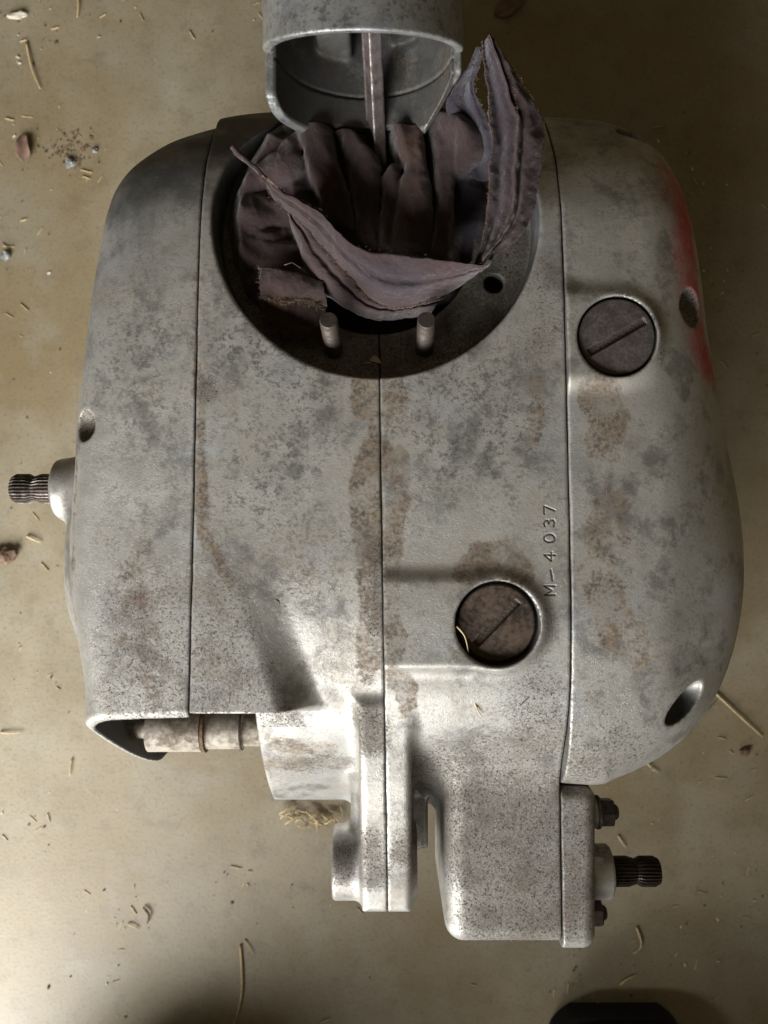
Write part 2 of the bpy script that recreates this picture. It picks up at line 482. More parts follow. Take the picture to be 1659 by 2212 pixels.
left_out = [(40, 208), (-20, 207), (-60, 203)] + [W2(*q) for q in [
    (400, 283, 195), (332, 316, 201), (280, 362, 206), (245, 410, 212), (229, 455, 216), (213, 530, 220), (194, 650, 224), (177, 780, 226), (160, 900, 227),
    (155, 1000, 228), (152, 1080, 228), (154, 1200, 229), (157, 1292, 229), (172, 1390, 229), (196, 1480, 226)]] + [(-132, -98), (-129, -112), (-124, -123), (-115, -131), (-100, -134), (-40, -136), (40, -136)]
PL = Poly2D(catmull(left_out, 6), (-230, -220), (110, 260))
right_out = [(-40, 208), (20, 208), (60, 207)] + [W2(*q) for q in [
    (1190, 228, 186), (1300, 238, 190), (1372, 268, 196), (1424, 308, 202), (1466, 370, 208), (1506, 480, 213), (1536, 600, 215), (1558, 720, 216), (1574, 830, 216),
    (1584, 950, 216), (1588, 1070, 216), (1587, 1200, 216), (1580, 1300, 216), (1567, 1400, 215), (1538, 1510, 214), (1494, 1588, 214), (1436, 1636, 214), (1382, 1660, 212), (1330, 1683, 212), (1286, 1699, 212)]] + [(70, -127), (0, -127), (-40, -127)]
PR = Poly2D(catmull(right_out, 6), (-100, -220), (240, 260))

def mouth_cut(x, y, z):
    d = np.hypot(x + 3.5, y - 130) - 72.0
    fl = 222 - 0.18 * (y - 74)
    rec = smax(d, fl - z, 1.2)
    bore = np.maximum(np.hypot(x + 3.5, y - 127) - 45.5, 95 - z)
    hole = np.maximum(np.hypot(x - 51.0, y - 106) - 4.6, 196 - z)
    return np.minimum(np.minimum(rec, bore), hole)

HL = (-100.0, 11.0)
def body_left(x, y, z):
    zt = ztL(y) - 0.0016 * np.maximum(-x - 68, 0) ** 2
    r = 15 + 9 * np.clip((y - 90) / 80, 0, 1) - 4 * np.clip((-y - 40) / 50, 0, 1)
    a = rext(PL(x, y), z - zt, r)
    a = np.maximum(a, YZ(y, z + 22) )
    # clutch bulge low on the outer face, kick shaft boss
    a = smin(a, ell(x, y, z, (-134, -26, 166), (26, 60, 57)), 9)
    bx = x + 160
    taper = 14.6 + np.maximum(bx, 0) * 0.16
    boss = rext(np.hypot(y - 11.5, z - 190) - taper, np.abs(x + 142) - 19.2, 1.6)
    a = smin(a, boss, 7)
    # screw counterbore
    hole = ell(x, y, z, (-131.8, 38, 235.0), (6.0, 6.6, 5.5))
    return smax(a, -hole, 1.2)
def rear_cut(y, z):
    lim = -86.5 - np.clip(249 - z, -10, 80) * 0.58
    return (lim - y) * 0.86
def hollow_left(x, y, z):
    zt = ztL(y) - 0.0016 * np.maximum(-x - 68, 0) ** 2
    a = rext(PL(x, y) + 3.2, z - zt + 3.4, 13)
    return np.maximum(np.maximum(a, y + 46), 70 - z)

def left_cover(x, y, z):
    a = body_left(x, y, z)
    a = smax(a, rear_cut(y, z), 2.0)
    a = smax(a, np.minimum(np.minimum(-80 - y, x + 113), 231 - z), 9.0)
    a = smax(a, -np.maximum(hollow_left(x, y, z), x - (seamL(y) + 8)), 1.2)
    return smax(a, x - (seamL(y) - 0.13), 0.6)

def left_half(x, y, z):
    # gearbox top with the flat chaincase plateau standing on its left
    sh = (x + 58) * 0.944 + (y + 20) * 0.331
    S_ = np.clip((9 - sh) / 20, 0, 1); S_ = S_ * S_ * (3 - 2 * S_)
    S_ = np.maximum(S_, np.clip((-x - 58) / 6, 0, 1))
    S_ = S_ * np.clip((y + 88.5) / 3.0, 0, 1)
    zt = zG(y) + (ztL(y) - zG(y)) * S_ - 0.0016 * np.maximum(-x - 68, 0) ** 2
    g = np.maximum(z - zt, YZ(y, z)) * 0.7
    g = smax(g, np.where(y > 0, np.maximum(PL(x, y), -60), -60), 10)
    g = smax(g, np.minimum(-58.5 - x, -87 - y), 2.5)
    g = smax(g, np.minimum(np.minimum(-58.5 - x, -50 - y), 231 - z), 1.5)
    a = smax(g, -np.maximum(hollow_left(x, y, z), x + 58.5), 1.0)
    a = smin(a, lug(x, y, z), 7)
    a = smax(a, -mouth_cut(x, y, z), 0.9)
    a = smax(a, (seamL(y) + 0.13) - x, 0.6)
    return smax(a, x - (seamC(y) - 0.08), 0.5)

def lug(x, y, z):
    zr = np.interp(y, [-190, -150, -120, -95, -70], [216, 227, 233, 236, 236])
    rib = rext(np.maximum(np.maximum(np.abs(x - 0.6 - (-y - 120) * 0.012) - 11.6, np.abs(y + 135) - 51), 140 - z), z - zr, 3.0)
    bs = cyl(y + 169.5, z - 198.5, x, 17.3, -24.6, 15.4, 1.8)
    fil = box(x, y, z, (-16, -172, 160), (12, -125, 205), 4)
    return smin(smin(rib, bs, 5), fil, 6)

def right_box(x, y, z):
    b = box(x, y, z, (28.6, -201.5, 128), (130, -96, 217.5), 9)
    return b

def right_half(x, y, z):
    g = np.maximum(z - zR2(y), YZ(y, z)) * 0.85
    g = smax(g, np.where(y > 0, np.maximum(PR(x, y), -60), -60), 10)
    a = g
    a = smin(a, right_box(x, y, z), 17)
    a = smin(a, lug(x, y, z), 6)
    web = box(x, y, z, (10, -171, 120), (22.3, -118, 181), 1.5)
    a = smin(a, web, 4)
    # filler pad
    cap = np.hypot(np.maximum(x - 48.3, 0), y + 47.6) - 20.2
    cap = np.where(x < 48.3, np.abs(y + 47.6) - 18.9 - np.clip((x - 34) / 14, 0, 1) * 1.3, cap)
    pad = rext(cap, z - 248.3 + 0.085 * (y + 47.6), 2.2)
    pad = np.maximum(pad, 200 - z)
    a = smin(a, pad, 7)
    a = smax(a, -cyl(x - 48.3, y + 47.6, z, 18.1, 241, 300, 0.5), 1.0)
    a = smax(a, -mouth_cut(x, y, z), 0.9)
    a = smax(a, (seamC(y) + 0.08) - x, 0.5)
    return smax(a, x - (seamR(y) - 0.22), 0.7)

def right_cover(x, y, z):
    zt = ztR(y) - 0.0010 * np.maximum(x - 75, 0) ** 2
    r = 44 - 24 * np.clip((y - 90) / 90, 0, 1) - 22 * np.clip((-y - 60) / 60, 0, 1)
    a = rext(PR(x, y), z - zt, r)
    a = np.maximum(a, YZ(y, z + 22))
    a = smin(a, ell(x, y, z, (150, -28, 168), (28, 74, 58)), 14)
    cap = np.hypot(np.maximum(x - 100.5, 0), y - 75.6) - 18.9
    pad = np.maximum(rext(cap, z - 243.2 + 0.05 * (x - 100) + 0.07 * (y - 75.6), 2.4), 200 - z)
    a = smin(a, pad, 8)
    a = smax(a, -cyl(x - 100.5, y - 75.6, z, 17.5, 237.0, 300, 0.5), 0.9)
    # counterbores of the cover screws
    for (cy, cz, x0, R) in ((177, 205, 110, 6.5),):
        a = smax(a, -cyl(y - cy, z - cz, x, R, x0, 260, 2.0), 1.6)
    u_, v_ = (x - 133.5) * .74 + (y + 85) * .67, -(x - 133.5) * .67 + (y + 85) * .74
    a = smax(a, -ell(u_, v_, z, (0, 0, 231.5), (12.5, 5.6, 9)), 0.9)
    a = smax(a, -ell(x, y, z, (138.0, 91.5, 229.5), (8.0, 8.8, 9.0)), 0.7)
    return smax(a, (seamR(y) + 0.22) - x, 0.7)

def box_cover(x, y, z):
    a = box(x, y, z, (60, -203.5, 122), (98.6, -127.6, 218.5), 6.5)
    # bolt bosses on its face
    for (cy, cz) in BOLTS:
        a = smin(a, cyl(y - cy, z - cz, x, 7.6, 80, 104 if cy > -160 else 101, 1.5), 3)
    a = smin(a, cyl(y + 178, z - 190, x, 16.2, 80, 101, 1.5), 3)
    return smax(a, (seamR(y) + 0.2) - x, 0.9)
BOLTS = [(-146.5, 196), (-200.5, 186)]

# stain maps -------------------------------------------------------------
def S(pts, z):
    return [W(a, b, z) for a, b in pts]
def paint(me_verts):
    P = me_verts
    A = {k: np.zeros(len(P)) for k in ('stain', 'grime', 'soot_shade', 'red', 'oxide')}
    def put(k, d, r, f, amt=1.0):
        A[k] = np.maximum(A[k], soft(d, r, f) * amt)
    # dried oil along the middle seam
    put('stain', polydist(P, S([(800, 815), (795, 870)], 243)), 4.5, 6, .95)
    put('stain', polydist(P, S([(845, 815), (860, 870), (858, 915)], 243)), 2.5, 5, .85)
    put('stain', polydist(P, S([(815, 980), (790, 1040), (795, 1120), (805, 1200), (815, 1290), (805, 1400), (790, 1480), (785, 1560)], 245)), 4.0, 6, 1)
    put('stain', polydist(P, S([(862, 985), (868, 1060), (852, 1140), (843, 1220), (850, 1290)], 245)), 2.2, 4.5, .9)
    put('stain', polydist(P, S([(850, 1330), (862, 1380), (845, 1430)], 251)), 2.0, 3.5, .9)
    put('stain', polydist(P, S([(850, 1450), (878, 1490), (880, 1560), (890, 1600)], 243)), 2.4, 4.5, 1)
    put('stain', polydist(P, S([(1012, 1235), (1040, 1205), (1090, 1200), (1120, 1240)], 246)), 4.0, 5, .95)
    put('stain', polydist(P, S([(1155, 830), (1160, 900), (1150, 950)], 243)), 1.5, 4, .9)
    # right cover blotches
    put('stain', polydist(P, S([(1290, 850), (1320, 900), (1300, 960)], 243)), 5, 7, .85)
    put('stain', polydist(P, S([(1320, 1080), (1300, 1150), (1320, 1190)], 243)), 5, 7, .8)
    put('stain', polydist(P, S([(1285, 1230), (1310, 1290), (1330, 1360), (1380, 1400)], 243)), 5, 8, .85)
    put('stain', polydist(P, S([(560, 1640), (640, 1640)], 205)), 4, 9, .75)
    put('stain', polydist(P, S([(600, 1600), (700, 1620)], 215)), 3, 8, .6)
    # left seam dirt
    put('stain', polydist(P, S([(430, 800), (432, 900), (433, 1020), (440, 1150), (500, 1260)], 245)), 1.0, 4.0, .85)
    put('stain', polydist(P, S([(418, 560), (420, 700), (424, 860)], 243)), 0.5, 4, .7)
    # grime
    put('grime', polydist(P, S([(1150, 1480), (1180, 1580), (1130, 1650), (1040, 1650)], 232)), 8, 22, .62)
    put('grime', polydist(P, S([(1290, 1500), (1340, 1600), (1270, 1640)], 228)), 8, 18, .58)
    put('grime', polydist(P, S([(1000, 1800), (1150, 1880), (1180, 1800), (1120, 1960)], 217)), 18, 24, .72)
    put('grime', polydist(P, S([(960, 1660), (1040, 1720), (1180, 1700)], 215)), 12, 22, .66)
    put('grime', polydist(P, S([(1250, 1760), (1250, 1960)], 217)), 7, 18, .68)
    put('grime', polydist(P, S([(800, 1800), (810, 1890)], 222)), 5, 7, .75)
    put('grime', polydist(P, S([(870, 1790), (865, 1840)], 222)), 4, 6, .75)
    put('grime', polydist(P, S([(795, 1560), (800, 1590)], 236)), 6, 8, .7)
    put('grime', polydist(P, S([(740, 1840), (740, 1890)], 215)), 3, 8, .65)
    put('grime', polydist(P, S([(905, 1720), (945, 1790)], 195)), 6, 14, .7)
    put('grime', polydist(P, S([(560, 1440), (590, 1540)], 240)), 6, 16, .45)
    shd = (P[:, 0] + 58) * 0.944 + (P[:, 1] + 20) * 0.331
    A['grime'] = np.maximum(A['grime'], 0.50 * np.clip(-shd / 5, 0, 1) * np.clip((4 - P[:, 1]) / 40, 0, 1) * np.clip((P[:, 0] + 142) / 24, 0, 1) * (P[:, 2] > 225))  # darker brown grime that also carries the painted shading of the flat plateau
    put('grime', polydist(P, S([(700, 1640), (640, 1680)], 205)), 6, 16, .5)
    put('grime', polydist(P, S([(600, 1240), (700, 1300), (760, 1450)], 245)), 8, 24, .30)
    put('grime', polydist(P, S([(1180, 600), (1190, 700), (1150, 760)], 242)), 4, 16, .5)
    put('grime', polydist(P, S([(1010, 1250), (1110, 1245), (1180, 1300), (1190, 1400), (1140, 1450)], 247)), 1.0, 5.0, .5)
    put('grime', polydist(P, S([(1300, 636), (1320, 632), (1420, 700), (1428, 780)], 241)), 0.5, 4.5, .7)
    put('grime', polydist(P, S([(445, 830), (450, 850)], 243)), 2, 5, .9)
    put('grime', polydist(P, S([(812, 1180), (812, 1300), (808, 1420), (800, 1520)], 245)), 1.0, 4.5, .75)
    put('grime', polydist(P, S([(1190, 1450), (1215, 1560), (1200, 1660)], 232)), 3, 14, .7)
    put('stain', polydist(P, [W(1592, 1000, 205), W(1600, 1150, 196), W(1596, 1300, 198), W(1570, 1420, 205)]), 3, 11, .62)
    put('stain', polydist(P, [W(205, 1450, 232), W(165, 1320, 232), W(160, 1100, 232), W(165, 900, 230)]), 0.8, 4.5, .55)
    put('stain', polydist(P, S([(300, 1180), (280, 1350), (330, 1480)], 247)), 5, 16, .42)
    put('stain', polydist(P, S([(812, 830), (815, 1000), (816, 1200), (818, 1400), (815, 1540)], 245)), 1.2, 4.0, .8)
    # oxide clouds
    for q in ([(920, 900), (950, 990)], [(900, 860), (1000, 850)], [(560, 950), (560, 1050), (640, 900)], [(1080, 840), (1090, 900)], [(650, 1180), (700, 1260)], [(500, 760), (640, 820)], [(300, 750), (330, 900)], [(1000, 960), (1080, 1000)]):
        put('oxide', polydist(P, S(q, 244)), 6, 20, .75)
    # red paint on the right shoulder
    put('red', polydist(P, [W(1440, 400, 216), W(1464, 480, 222), W(1486, 560, 226), W(1502, 650, 228), W(1520, 740, 226), W(1530, 790, 222)]), 3.0, 15, .95)
    put('red', polydist(P, [W(1560, 860, 215), W(1580, 1000, 210), W(1590, 1080, 200), W(1590, 1250, 200)]), 1.5, 9, .34)
    put('soot_shade', polydist(P, [W(330, 340, 205), W(290, 420, 225), W(420, 330, 215)]), 14, 48, .80)  # front slopes, here and below: their shade painted into the colour
    put('soot_shade', polydist(P, [W(560, 290, 200), W(450, 300, 205)]), 14, 42, .80)
    put('soot_shade', polydist(P, [W(232, 470, 222), W(205, 640, 226), W(190, 760, 228)]), 5, 26, .62)
    put('soot_shade', polydist(P, [W(1250, 250, 200), W(1380, 300, 205)]), 6, 30, .50)
    # mouth recess: darkened walls and bore, grimy flange
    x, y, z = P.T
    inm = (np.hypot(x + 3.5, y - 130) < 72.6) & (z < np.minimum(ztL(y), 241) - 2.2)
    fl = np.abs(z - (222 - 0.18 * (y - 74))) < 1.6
    A['soot_shade'] = np.where(inm & ~fl, np.maximum(A['soot_shade'], .80), A['soot_shade'])
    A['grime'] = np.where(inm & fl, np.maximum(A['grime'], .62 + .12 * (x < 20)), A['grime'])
    A['soot_shade'] = np.where(inm & fl, np.maximum(A['soot_shade'], .42 * (x < 55)), A['soot_shade'])
    # soot along seams and in the plug wells
    for sf in (seamL, seamC, seamR):
        dd = np.abs(x - sf(y))
        A['soot_shade'] = np.maximum(A['soot_shade'], soft(dd, 0.12, 0.5) * 0.9)
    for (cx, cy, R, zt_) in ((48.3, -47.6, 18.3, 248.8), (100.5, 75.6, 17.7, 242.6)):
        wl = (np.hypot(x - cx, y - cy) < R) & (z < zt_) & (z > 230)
        A['soot_shade'] = np.where(wl, 1.0, A['soot_shade'])
    # hollow chaincase
    return A

def sdf_part(name, f, lo, hi, h=1.0, mat=None, extra=None):
    V, Q = polygonise(f, lo, hi, h)
    me = fast_mesh(V, Q, name)
    co = np.empty(len(me.vertices) * 3, np.float32); me.vertices.foreach_get('co', co)
    P = co.reshape(-1, 3).astype(float) / MM
    A = paint(P)
    if extra: extra(P, A)
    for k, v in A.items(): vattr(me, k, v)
    return link(name, me, engine, mat or M['alloy'])

def inner_shade(P, A):  # shade inside the hollow chaincase painted into its colour
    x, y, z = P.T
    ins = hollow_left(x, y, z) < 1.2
    A['soot_shade'] = np.where(ins & (x < -61) & (y < -40), 0.95, A['soot_shade'])
def left_extra(P, A):
    inner_shade(P, A)
    x, y, z = P.T
    hole = (ell(x, y, z, (-131.8, 38, 235.0), (6.3, 6.9, 5.8)) < 0)
    A['stain'] = np.where(hole, 1.3, A['stain']); A['grime'] = np.where(hole, .9, A['grime'])
def right_extra(P, A):
    x, y, z = P.T
    hole = ell(x, y, z, (138.0, 91.5, 229.5), (8.2, 9.0, 9.2)) < 0
    A['grime'] = np.where(hole, .75, A['grime']); A['red'] = np.where(hole, 0, A['red'])
    u_, v_ = (x - 133.5) * .74 + (y + 85) * .67, -(x - 133.5) * .67 + (y + 85) * .74
    hole = ell(u_, v_, z, (0, 0, 231.5), (12.8, 5.9, 9.2)) < 0
    A['soot_shade'] = np.where(hole, np.clip(1.05 - np.maximum(u_ - 1, 0) * .09, 0, 1), A['soot_shade'])  # hole inside darkened, fading towards one end

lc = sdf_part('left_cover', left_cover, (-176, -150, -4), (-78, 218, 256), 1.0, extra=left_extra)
lh = sdf_part('left_crankcase', left_half, (-90, -194, -4), (6, 216, 258), 1.0, extra=inner_shade)
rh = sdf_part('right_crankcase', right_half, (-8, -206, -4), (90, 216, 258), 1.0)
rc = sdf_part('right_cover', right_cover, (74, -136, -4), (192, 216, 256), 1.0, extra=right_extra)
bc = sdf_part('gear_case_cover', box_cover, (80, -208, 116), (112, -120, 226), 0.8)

# ------------------------------------------------------------------ turned and prismatic parts
def lathe(profile, axis='x', origin=(0, 0, 0), seg=32, rfun=None, tilt=None):
    """profile: list of (t along axis, radius); closed with end caps"""
    V, F = [], []
    for (t, r) in profile:
        for k in range(seg):
            a = 2 * math.pi * k / seg
            rr = rfun(t, r, k, a) if rfun else r
            u, v = rr * math.cos(a), rr * math.sin(a)
            V.append((t, u, v) if axis == 'x' else ((u, v, t) if axis == 'z' else (u, t, v)))
    n = len(profile)
    for i in range(n - 1):
        for k in range(seg):
            a, b = i * seg + k, i * seg + (k + 1) % seg
            F.append((a, b, b + seg, a + seg))
    F.append(tuple(range(seg))[::-1]); F.append(tuple((n - 1) * seg + k for k in range(seg)))
    V = [Vector(v) for v in V]
    if tilt is not None: V = [tilt @ v for v in V]
    return [tuple(v + Vector(origin)) for v in V], F

def part(name, VF, mat, parent, smooth=True, angle=35):
    me = mesh_from(VF[0], VF[1], name, smooth)
    bm = bmesh.new(); bm.from_mesh(me)
    bmesh.ops.recalc_face_normals(bm, faces=bm.faces)
    if smooth:
        for e in bm.edges:
            if len(e.link_faces) == 2 and e.calc_face_angle(0) > math.radians(angle): e.smooth = False
    bm.to_mesh(me); bm.free()
    return link(name, me, parent, mat)

def join_vf(*parts):
    V, F = [], []
    for v, f in parts:
        o = len(V); V += list(v); F += [tuple(i + o for i in q) for q in f]
    return V, F

def slab(poly, z0, z1):
    n = len(poly)
    V = [(p[0], p[1], z0) for p in poly] + [(p[0], p[1], z1) for p in poly]
    F = [tuple(range(n))[::-1], tuple(range(n, 2 * n))] + [(i, (i + 1) % n, n + (i + 1) % n, n + i) for i in range(n)]
    return V, F

# filler plugs: domed disc with a screwdriver slot cut across it
def filler_plug(c, R, ztop, ang, mat, label, slotlen):
    ca, sa = math.cos(ang), math.sin(ang)
    def f(x, y, z):
        u = (x - c[0]) * ca + (y - c[1]) * sa; v = -(x - c[0]) * sa + (y - c[1]) * ca
        rr = np.hypot(x - c[0], y - c[1])
        d = rext(np.maximum(rr - R, (ztop - 7) - z), z - ztop + 0.0022 * rr ** 2, 0.7)
        slot = rext(np.maximum(np.abs(u) - slotlen, np.abs(v) - 1.55), -(z - (ztop - 1.9)), 0.1)
        dent = 0.05 * np.sin(x * 0.9 + y * 0.3) * np.sin(y * 0.8)
        return smax(d + dent * 0.6, -slot, 0.6)
    V, Q = polygonise(f, (c[0] - R - 2, c[1] - R - 2, ztop - 10), (c[0] + R + 2, c[1] + R + 2, ztop + 3), 0.45, 2)
    o = link('filler_plug', fast_mesh(V, Q), engine, mat)
    u0, u1 = -slotlen * .9, slotlen * .9
    p = [(c[0] + u * ca - v * sa, c[1] + u * sa + v * ca) for u, v in ((u0, -1.4), (u1, -1.4), (u1, 1.4), (u0, 1.4))]
    part('slot_dirt', slab(p, ztop - 3.4, ztop - 1.85), M['slotdirt'], o, False)
    o['label'] = label
    return o
M['slotdirt'] = plain('slot_dirt', (0.085, 0.064, 0.043), (0.028, 0.02, 0.014), 0.9, 1200, 0.8)
filler_plug((48.3, -47.6), 16.6, 245.9, math.radians(46), M['plug'], 'rusty brown slotted filler plug sunk in the crankcase pad', 13.0)
filler_plug((100.5, 75.6), 16.5, 243.6, math.radians(30), M['plug_grey'], 'dark grey slotted plug in the right side cover', 14.0)

# cylinder studs standing on the flange
def stud(base, top, R=4.0):
    b, t = Vector(base), Vector(top); L = (t - b).length
    q = Vector((0, 0, 1)).rotation_difference(t - b).to_matrix()
    prof = [(-6, R), (0.0, R)]
    n = int((L - 2) / 0.55)
    for i in range(n):
        prof.append((i * 0.55 + .3, R - (0.30 if i % 2 else 0.0)))
    prof += [(L - .6, R - .05), (L, R - .5)]
    return part('stud', lathe(prof, 'z', base, 24, tilt=q), M['stud'], engine, True, 50)
stud((-22.7, 73.5, 222), (-23.4, 81.0, 251))
stud((18.6, 74.5, 222), (18.0, 81.0, 251))

# splined shafts
def splined(name, x0, x1, yc, zc, R, mat, teeth=26, groove=(0.42, 0.58), sign=1):
    seg = teeth * 4
    g0, g1 = [x0 + (x1 - x0) * g for g in groove]
    L = x1 - x0
    prof = [(x0, R), (g0, R), (g0 + 0.12 * L, R - 1.5), (g1 - .02 * L, R - 1.5), (g1 + 0.06 * L, R), (x1 - 0.06 * L, R), (x1, R - 1.2)]
    def rf(t, r, k, a):
        if r > R - 0.6: return r if (k % 4) < 2 else r - 0.95
        return r if (k % 4) < 2 else r - 0.15
    return part(name, lathe(prof, 'x', (0, yc, zc), seg, rf), mat, engine, True, 30)
splined('splined_shaft', -150, -183.5, 11.5, 190, 7.4, M['steel'], groove=(0.58, 0.70))['label'] = 'rusty splined kick shaft on the left cover'
splined('splined_shaft', 95, 136.0, -178, 190, 7.2, M['oily_steel'], groove=(0.62, 0.72))['label'] = 'oily black splined shaft on the gear case cover'
part('collar', lathe([(97, 13.0), (110.5, 13.0), (111.6, 12.2), (111.6, 8.0)], 'x', (0, -178, 190), 40), M['bright'], engine)

# bolts with hexagon nuts and washers on the gear case cover
def hexnut(x0, x1, yc, zc, r, rot):
    seg = 6
    prof = [(x0, r * .93), (x0 + .5, r), (x1 - .7, r), (x1, r * .88)]
    V, F = [], []
    for (t, q) in prof:
        for k in range(seg):
            a = rot + 2 * math.pi * k / seg
            V.append((t, yc + q * math.cos(a), zc + q * math.sin(a)))
    for i in range(3):
        for k in range(seg):
            a, b = i * seg + k, i * seg + (k + 1) % seg
            F.append((a, b, b + seg, a + seg))
    F += [tuple(range(6))[::-1], tuple(18 + k for k in range(6))]
    return V, F
for (cy, cz), xb, rot in ((BOLTS[0], 103.5, 0.35), (BOLTS[1], 100.5, 0.0)):
    nt_ = part('nut', hexnut(xb + 1.4, xb + 8.2, cy, cz, 7.0, rot), M['oily_steel'], engine, False)
    part('washer', lathe([(xb, 8.0), (xb + 1.3, 8.0)], 'x', (0, cy, cz), 28), M['steel'], nt_)
    part('bolt_end', lathe([(xb + 6, 3.6), (xb + 9.8, 3.6), (xb + 10.6, 2.8)], 'x', (0, cy, cz), 18), M['oily_steel'], nt_)

# shaft seen in the open end of the chaincase
tb = part('gearbox_shaft', lathe([(-128, 5), (-118, 5.2), (-117, 11.6), (-90.5, 11.6), (-89.5, 10.4), (-70, 10.2), (-69.5, 9.0), (-52, 9.0)], 'x', (0, -108, 186), 40), M['tube'], engine)
part('rust_ring', lathe([(-90.2, 10), (-89.8, 12.0), (-88.4, 12.0), (-88.0, 10)], 'x', (0, -108, 186), 40), M['rust'], tb)
part('seal_ring', lathe([(-71.5, 9.5), (-71.0, 10.9), (-70.3, 10.9), (-70.0, 9.5)], 'x', (0, -108, 186), 40), M['grime'], tb)

# ------------------------------------------------------------------ piston and connecting rod
PX, PZ, PR_ = -8.3, 268.0, 40.0
def piston_sdf(x, y, z):
    rr = np.hypot(x - PX, z - PZ)
    dz = z - PZ
    ax = np.abs(x - PX)
    body = smax(rr - PR_, y - 262, 1.5)
    for g0 in (238, 245, 252):
        body = np.maximum(body, -np.maximum(np.abs(y - g0) - 1.2, PR_ - 2.4 - rr))
    inner = np.maximum(rr - (PR_ - 4.6), y - 250)
    groove = np.maximum(np.abs(y - 184) - 0.6, rr - (PR_ - 3.8))
    a = smax(body, -np.minimum(inner, groove), 0.8)
    a = smin(a, np.minimum(box(x, y, z, (-29, 200, 228), (-14, 252, 262), 2.5), box(x, y, z, (2, 206, 228), (14, 252, 258), 2.5)), 2)
    boss = np.maximum(np.hypot(y - 212, dz) - 12, np.maximum(ax - 37.5, 15 - ax))
    a = smin(a, boss, 4)
    up = 184.5 - 14.5 * np.clip(dz / PR_, 0, 1)
    low = 165 + 5.5 * np.clip((26 - ax) / 8, 0, 1) + np.where(x > PX, 13 * np.clip((ax - 26) / 11, 0, 1), 3.0 * np.clip((dz + 16) / 10, 0, 1) ** 2)
    keep_up = smax(up - y, -dz, 0.5)
    keep_low = smax(low - y, dz + 3, 2.5)
    keep = np.minimum(np.minimum(keep_up, keep_low), 187 - y)
    return smax(a, keep, 0.8)
V, Q = polygonise(piston_sdf, (PX - 44, 158, PZ - 44), (PX + 44, 268, PZ + 44), 0.8, 3)
pm = fast_mesh(V, Q)
co = np.empty(len(pm.vertices) * 3, np.float32); pm.vertices.foreach_get('co', co); P = co.reshape(-1, 3).astype(float) / MM
rr = np.hypot(P[:, 0] - PX, P[:, 2] - PZ)
z0 = np.zeros(len(P))
inn = (rr < PR_ - 3.4) & (P[:, 1] > 166.5)  # inside of the piston, set darker, most on its left half
vattr(pm, 'soot_shade', np.where(inn, 0.80 + 0.22 * (P[:, 0] < PX) + .35 * vnoise(P[:, 0] + P[:, 2] * .7, P[:, 1], 77, 9), 0.08)); vattr(pm, 'oxide', np.where(inn, .6, .5)); vattr(pm, 'stain', np.where(inn, .55, .12))
vattr(pm, 'grime', np.where(inn, .3, .05) + 0.6 * soft(np.abs(P[:, 0] - 34), 0, 14) * (P[:, 2] > 300)); vattr(pm, 'red', z0)
piston = link('piston', pm, engine, M['piston'])

rb, rt = np.array([-2.4, 148.0, 212.0]), np.array([-6.0, 212.0, 268.0])
RL = np.linalg.norm(rt - rb); rax = (rt - rb) / RL
rside = np.cross(rax, [1, 0, 0]); rside /= np.linalg.norm(rside)       # across the beam, towards the viewer
rsx = np.cross(rside, rax)
ang = math.radians(24)
e1 = math.cos(ang) * rsx + math.sin(ang) * rside; e2 = -math.sin(ang) * rsx + math.cos(ang) * rside
def rod_sdf(x, y, z):
    q = np.stack([x - rb[0], y - rb[1], z - rb[2]], -1)
    t = q @ rax; u = q @ e1; v = q @ e2
    wd = 4.6 - 0.4 * np.clip(t / RL, 0, 1)
    o = rext(np.maximum(np.abs(u) - 3.1, np.maximum(-t - 4, t - RL)), np.abs(v) - wd, 0.8)
    web = np.maximum(np.maximum(1.6 - np.abs(u), np.abs(v) - wd + 2.6), -(1.6 - np.abs(u)) * -1 )
    beam = smax(o, -np.maximum(2.5 - np.abs(u), np.abs(v) - wd + 1.6), 0.8)
    eye = np.maximum(np.hypot(y - rt[1], z - rt[2]) - 11.5, np.abs(x - rt[0]) - 8)
    pin = np.maximum(np.hypot(y - rt[1], z - rt[2]) - 7.5, np.abs(x - rt[0]) - 30)
    return smin(smin(beam, eye, 4), pin, .5)
V, Q = polygonise(rod_sdf, (-42, 135, 200), (30, 230, 286), 0.8, 3)
link('connecting_rod', fast_mesh(V, Q), engine, M['rod'])

# ------------------------------------------------------------------ stamped number M-4037, sunk into the casting
GL = {'M': ([[(0, 0), (0, 5.4), (2.2, 1.6), (4.4, 5.4), (4.4, 0)]], 4.4),
      '-': ([[(0, 1.2), (2.2, 1.5), (5.2, 2.0)], [(2.0, 1.7), (5.0, 2.2)]], 5.2),
      '4': ([[(3.0, 0), (3.0, 5.4), (0, 1.7), (4.2, 1.7)]], 4.2),
      '0': ([[(2 + 2.0 * math.cos(a), 2.7 + 2.7 * math.sin(a)) for a in [i * math.pi / 8 for i in range(17)]]], 4.0),
      '3': ([[(0.2, 5.0), (1.6, 5.4), (3.0, 4.6), (2.9, 3.4), (1.5, 2.9), (3.1, 2.2), (3.3, 0.9), (1.8, 0.0), (0.1, 0.5)]], 3.3),
      '7': ([[(0, 5.2), (3.6, 5.2), (2.6, 2.6), (1.4, 0)]], 3.6)}
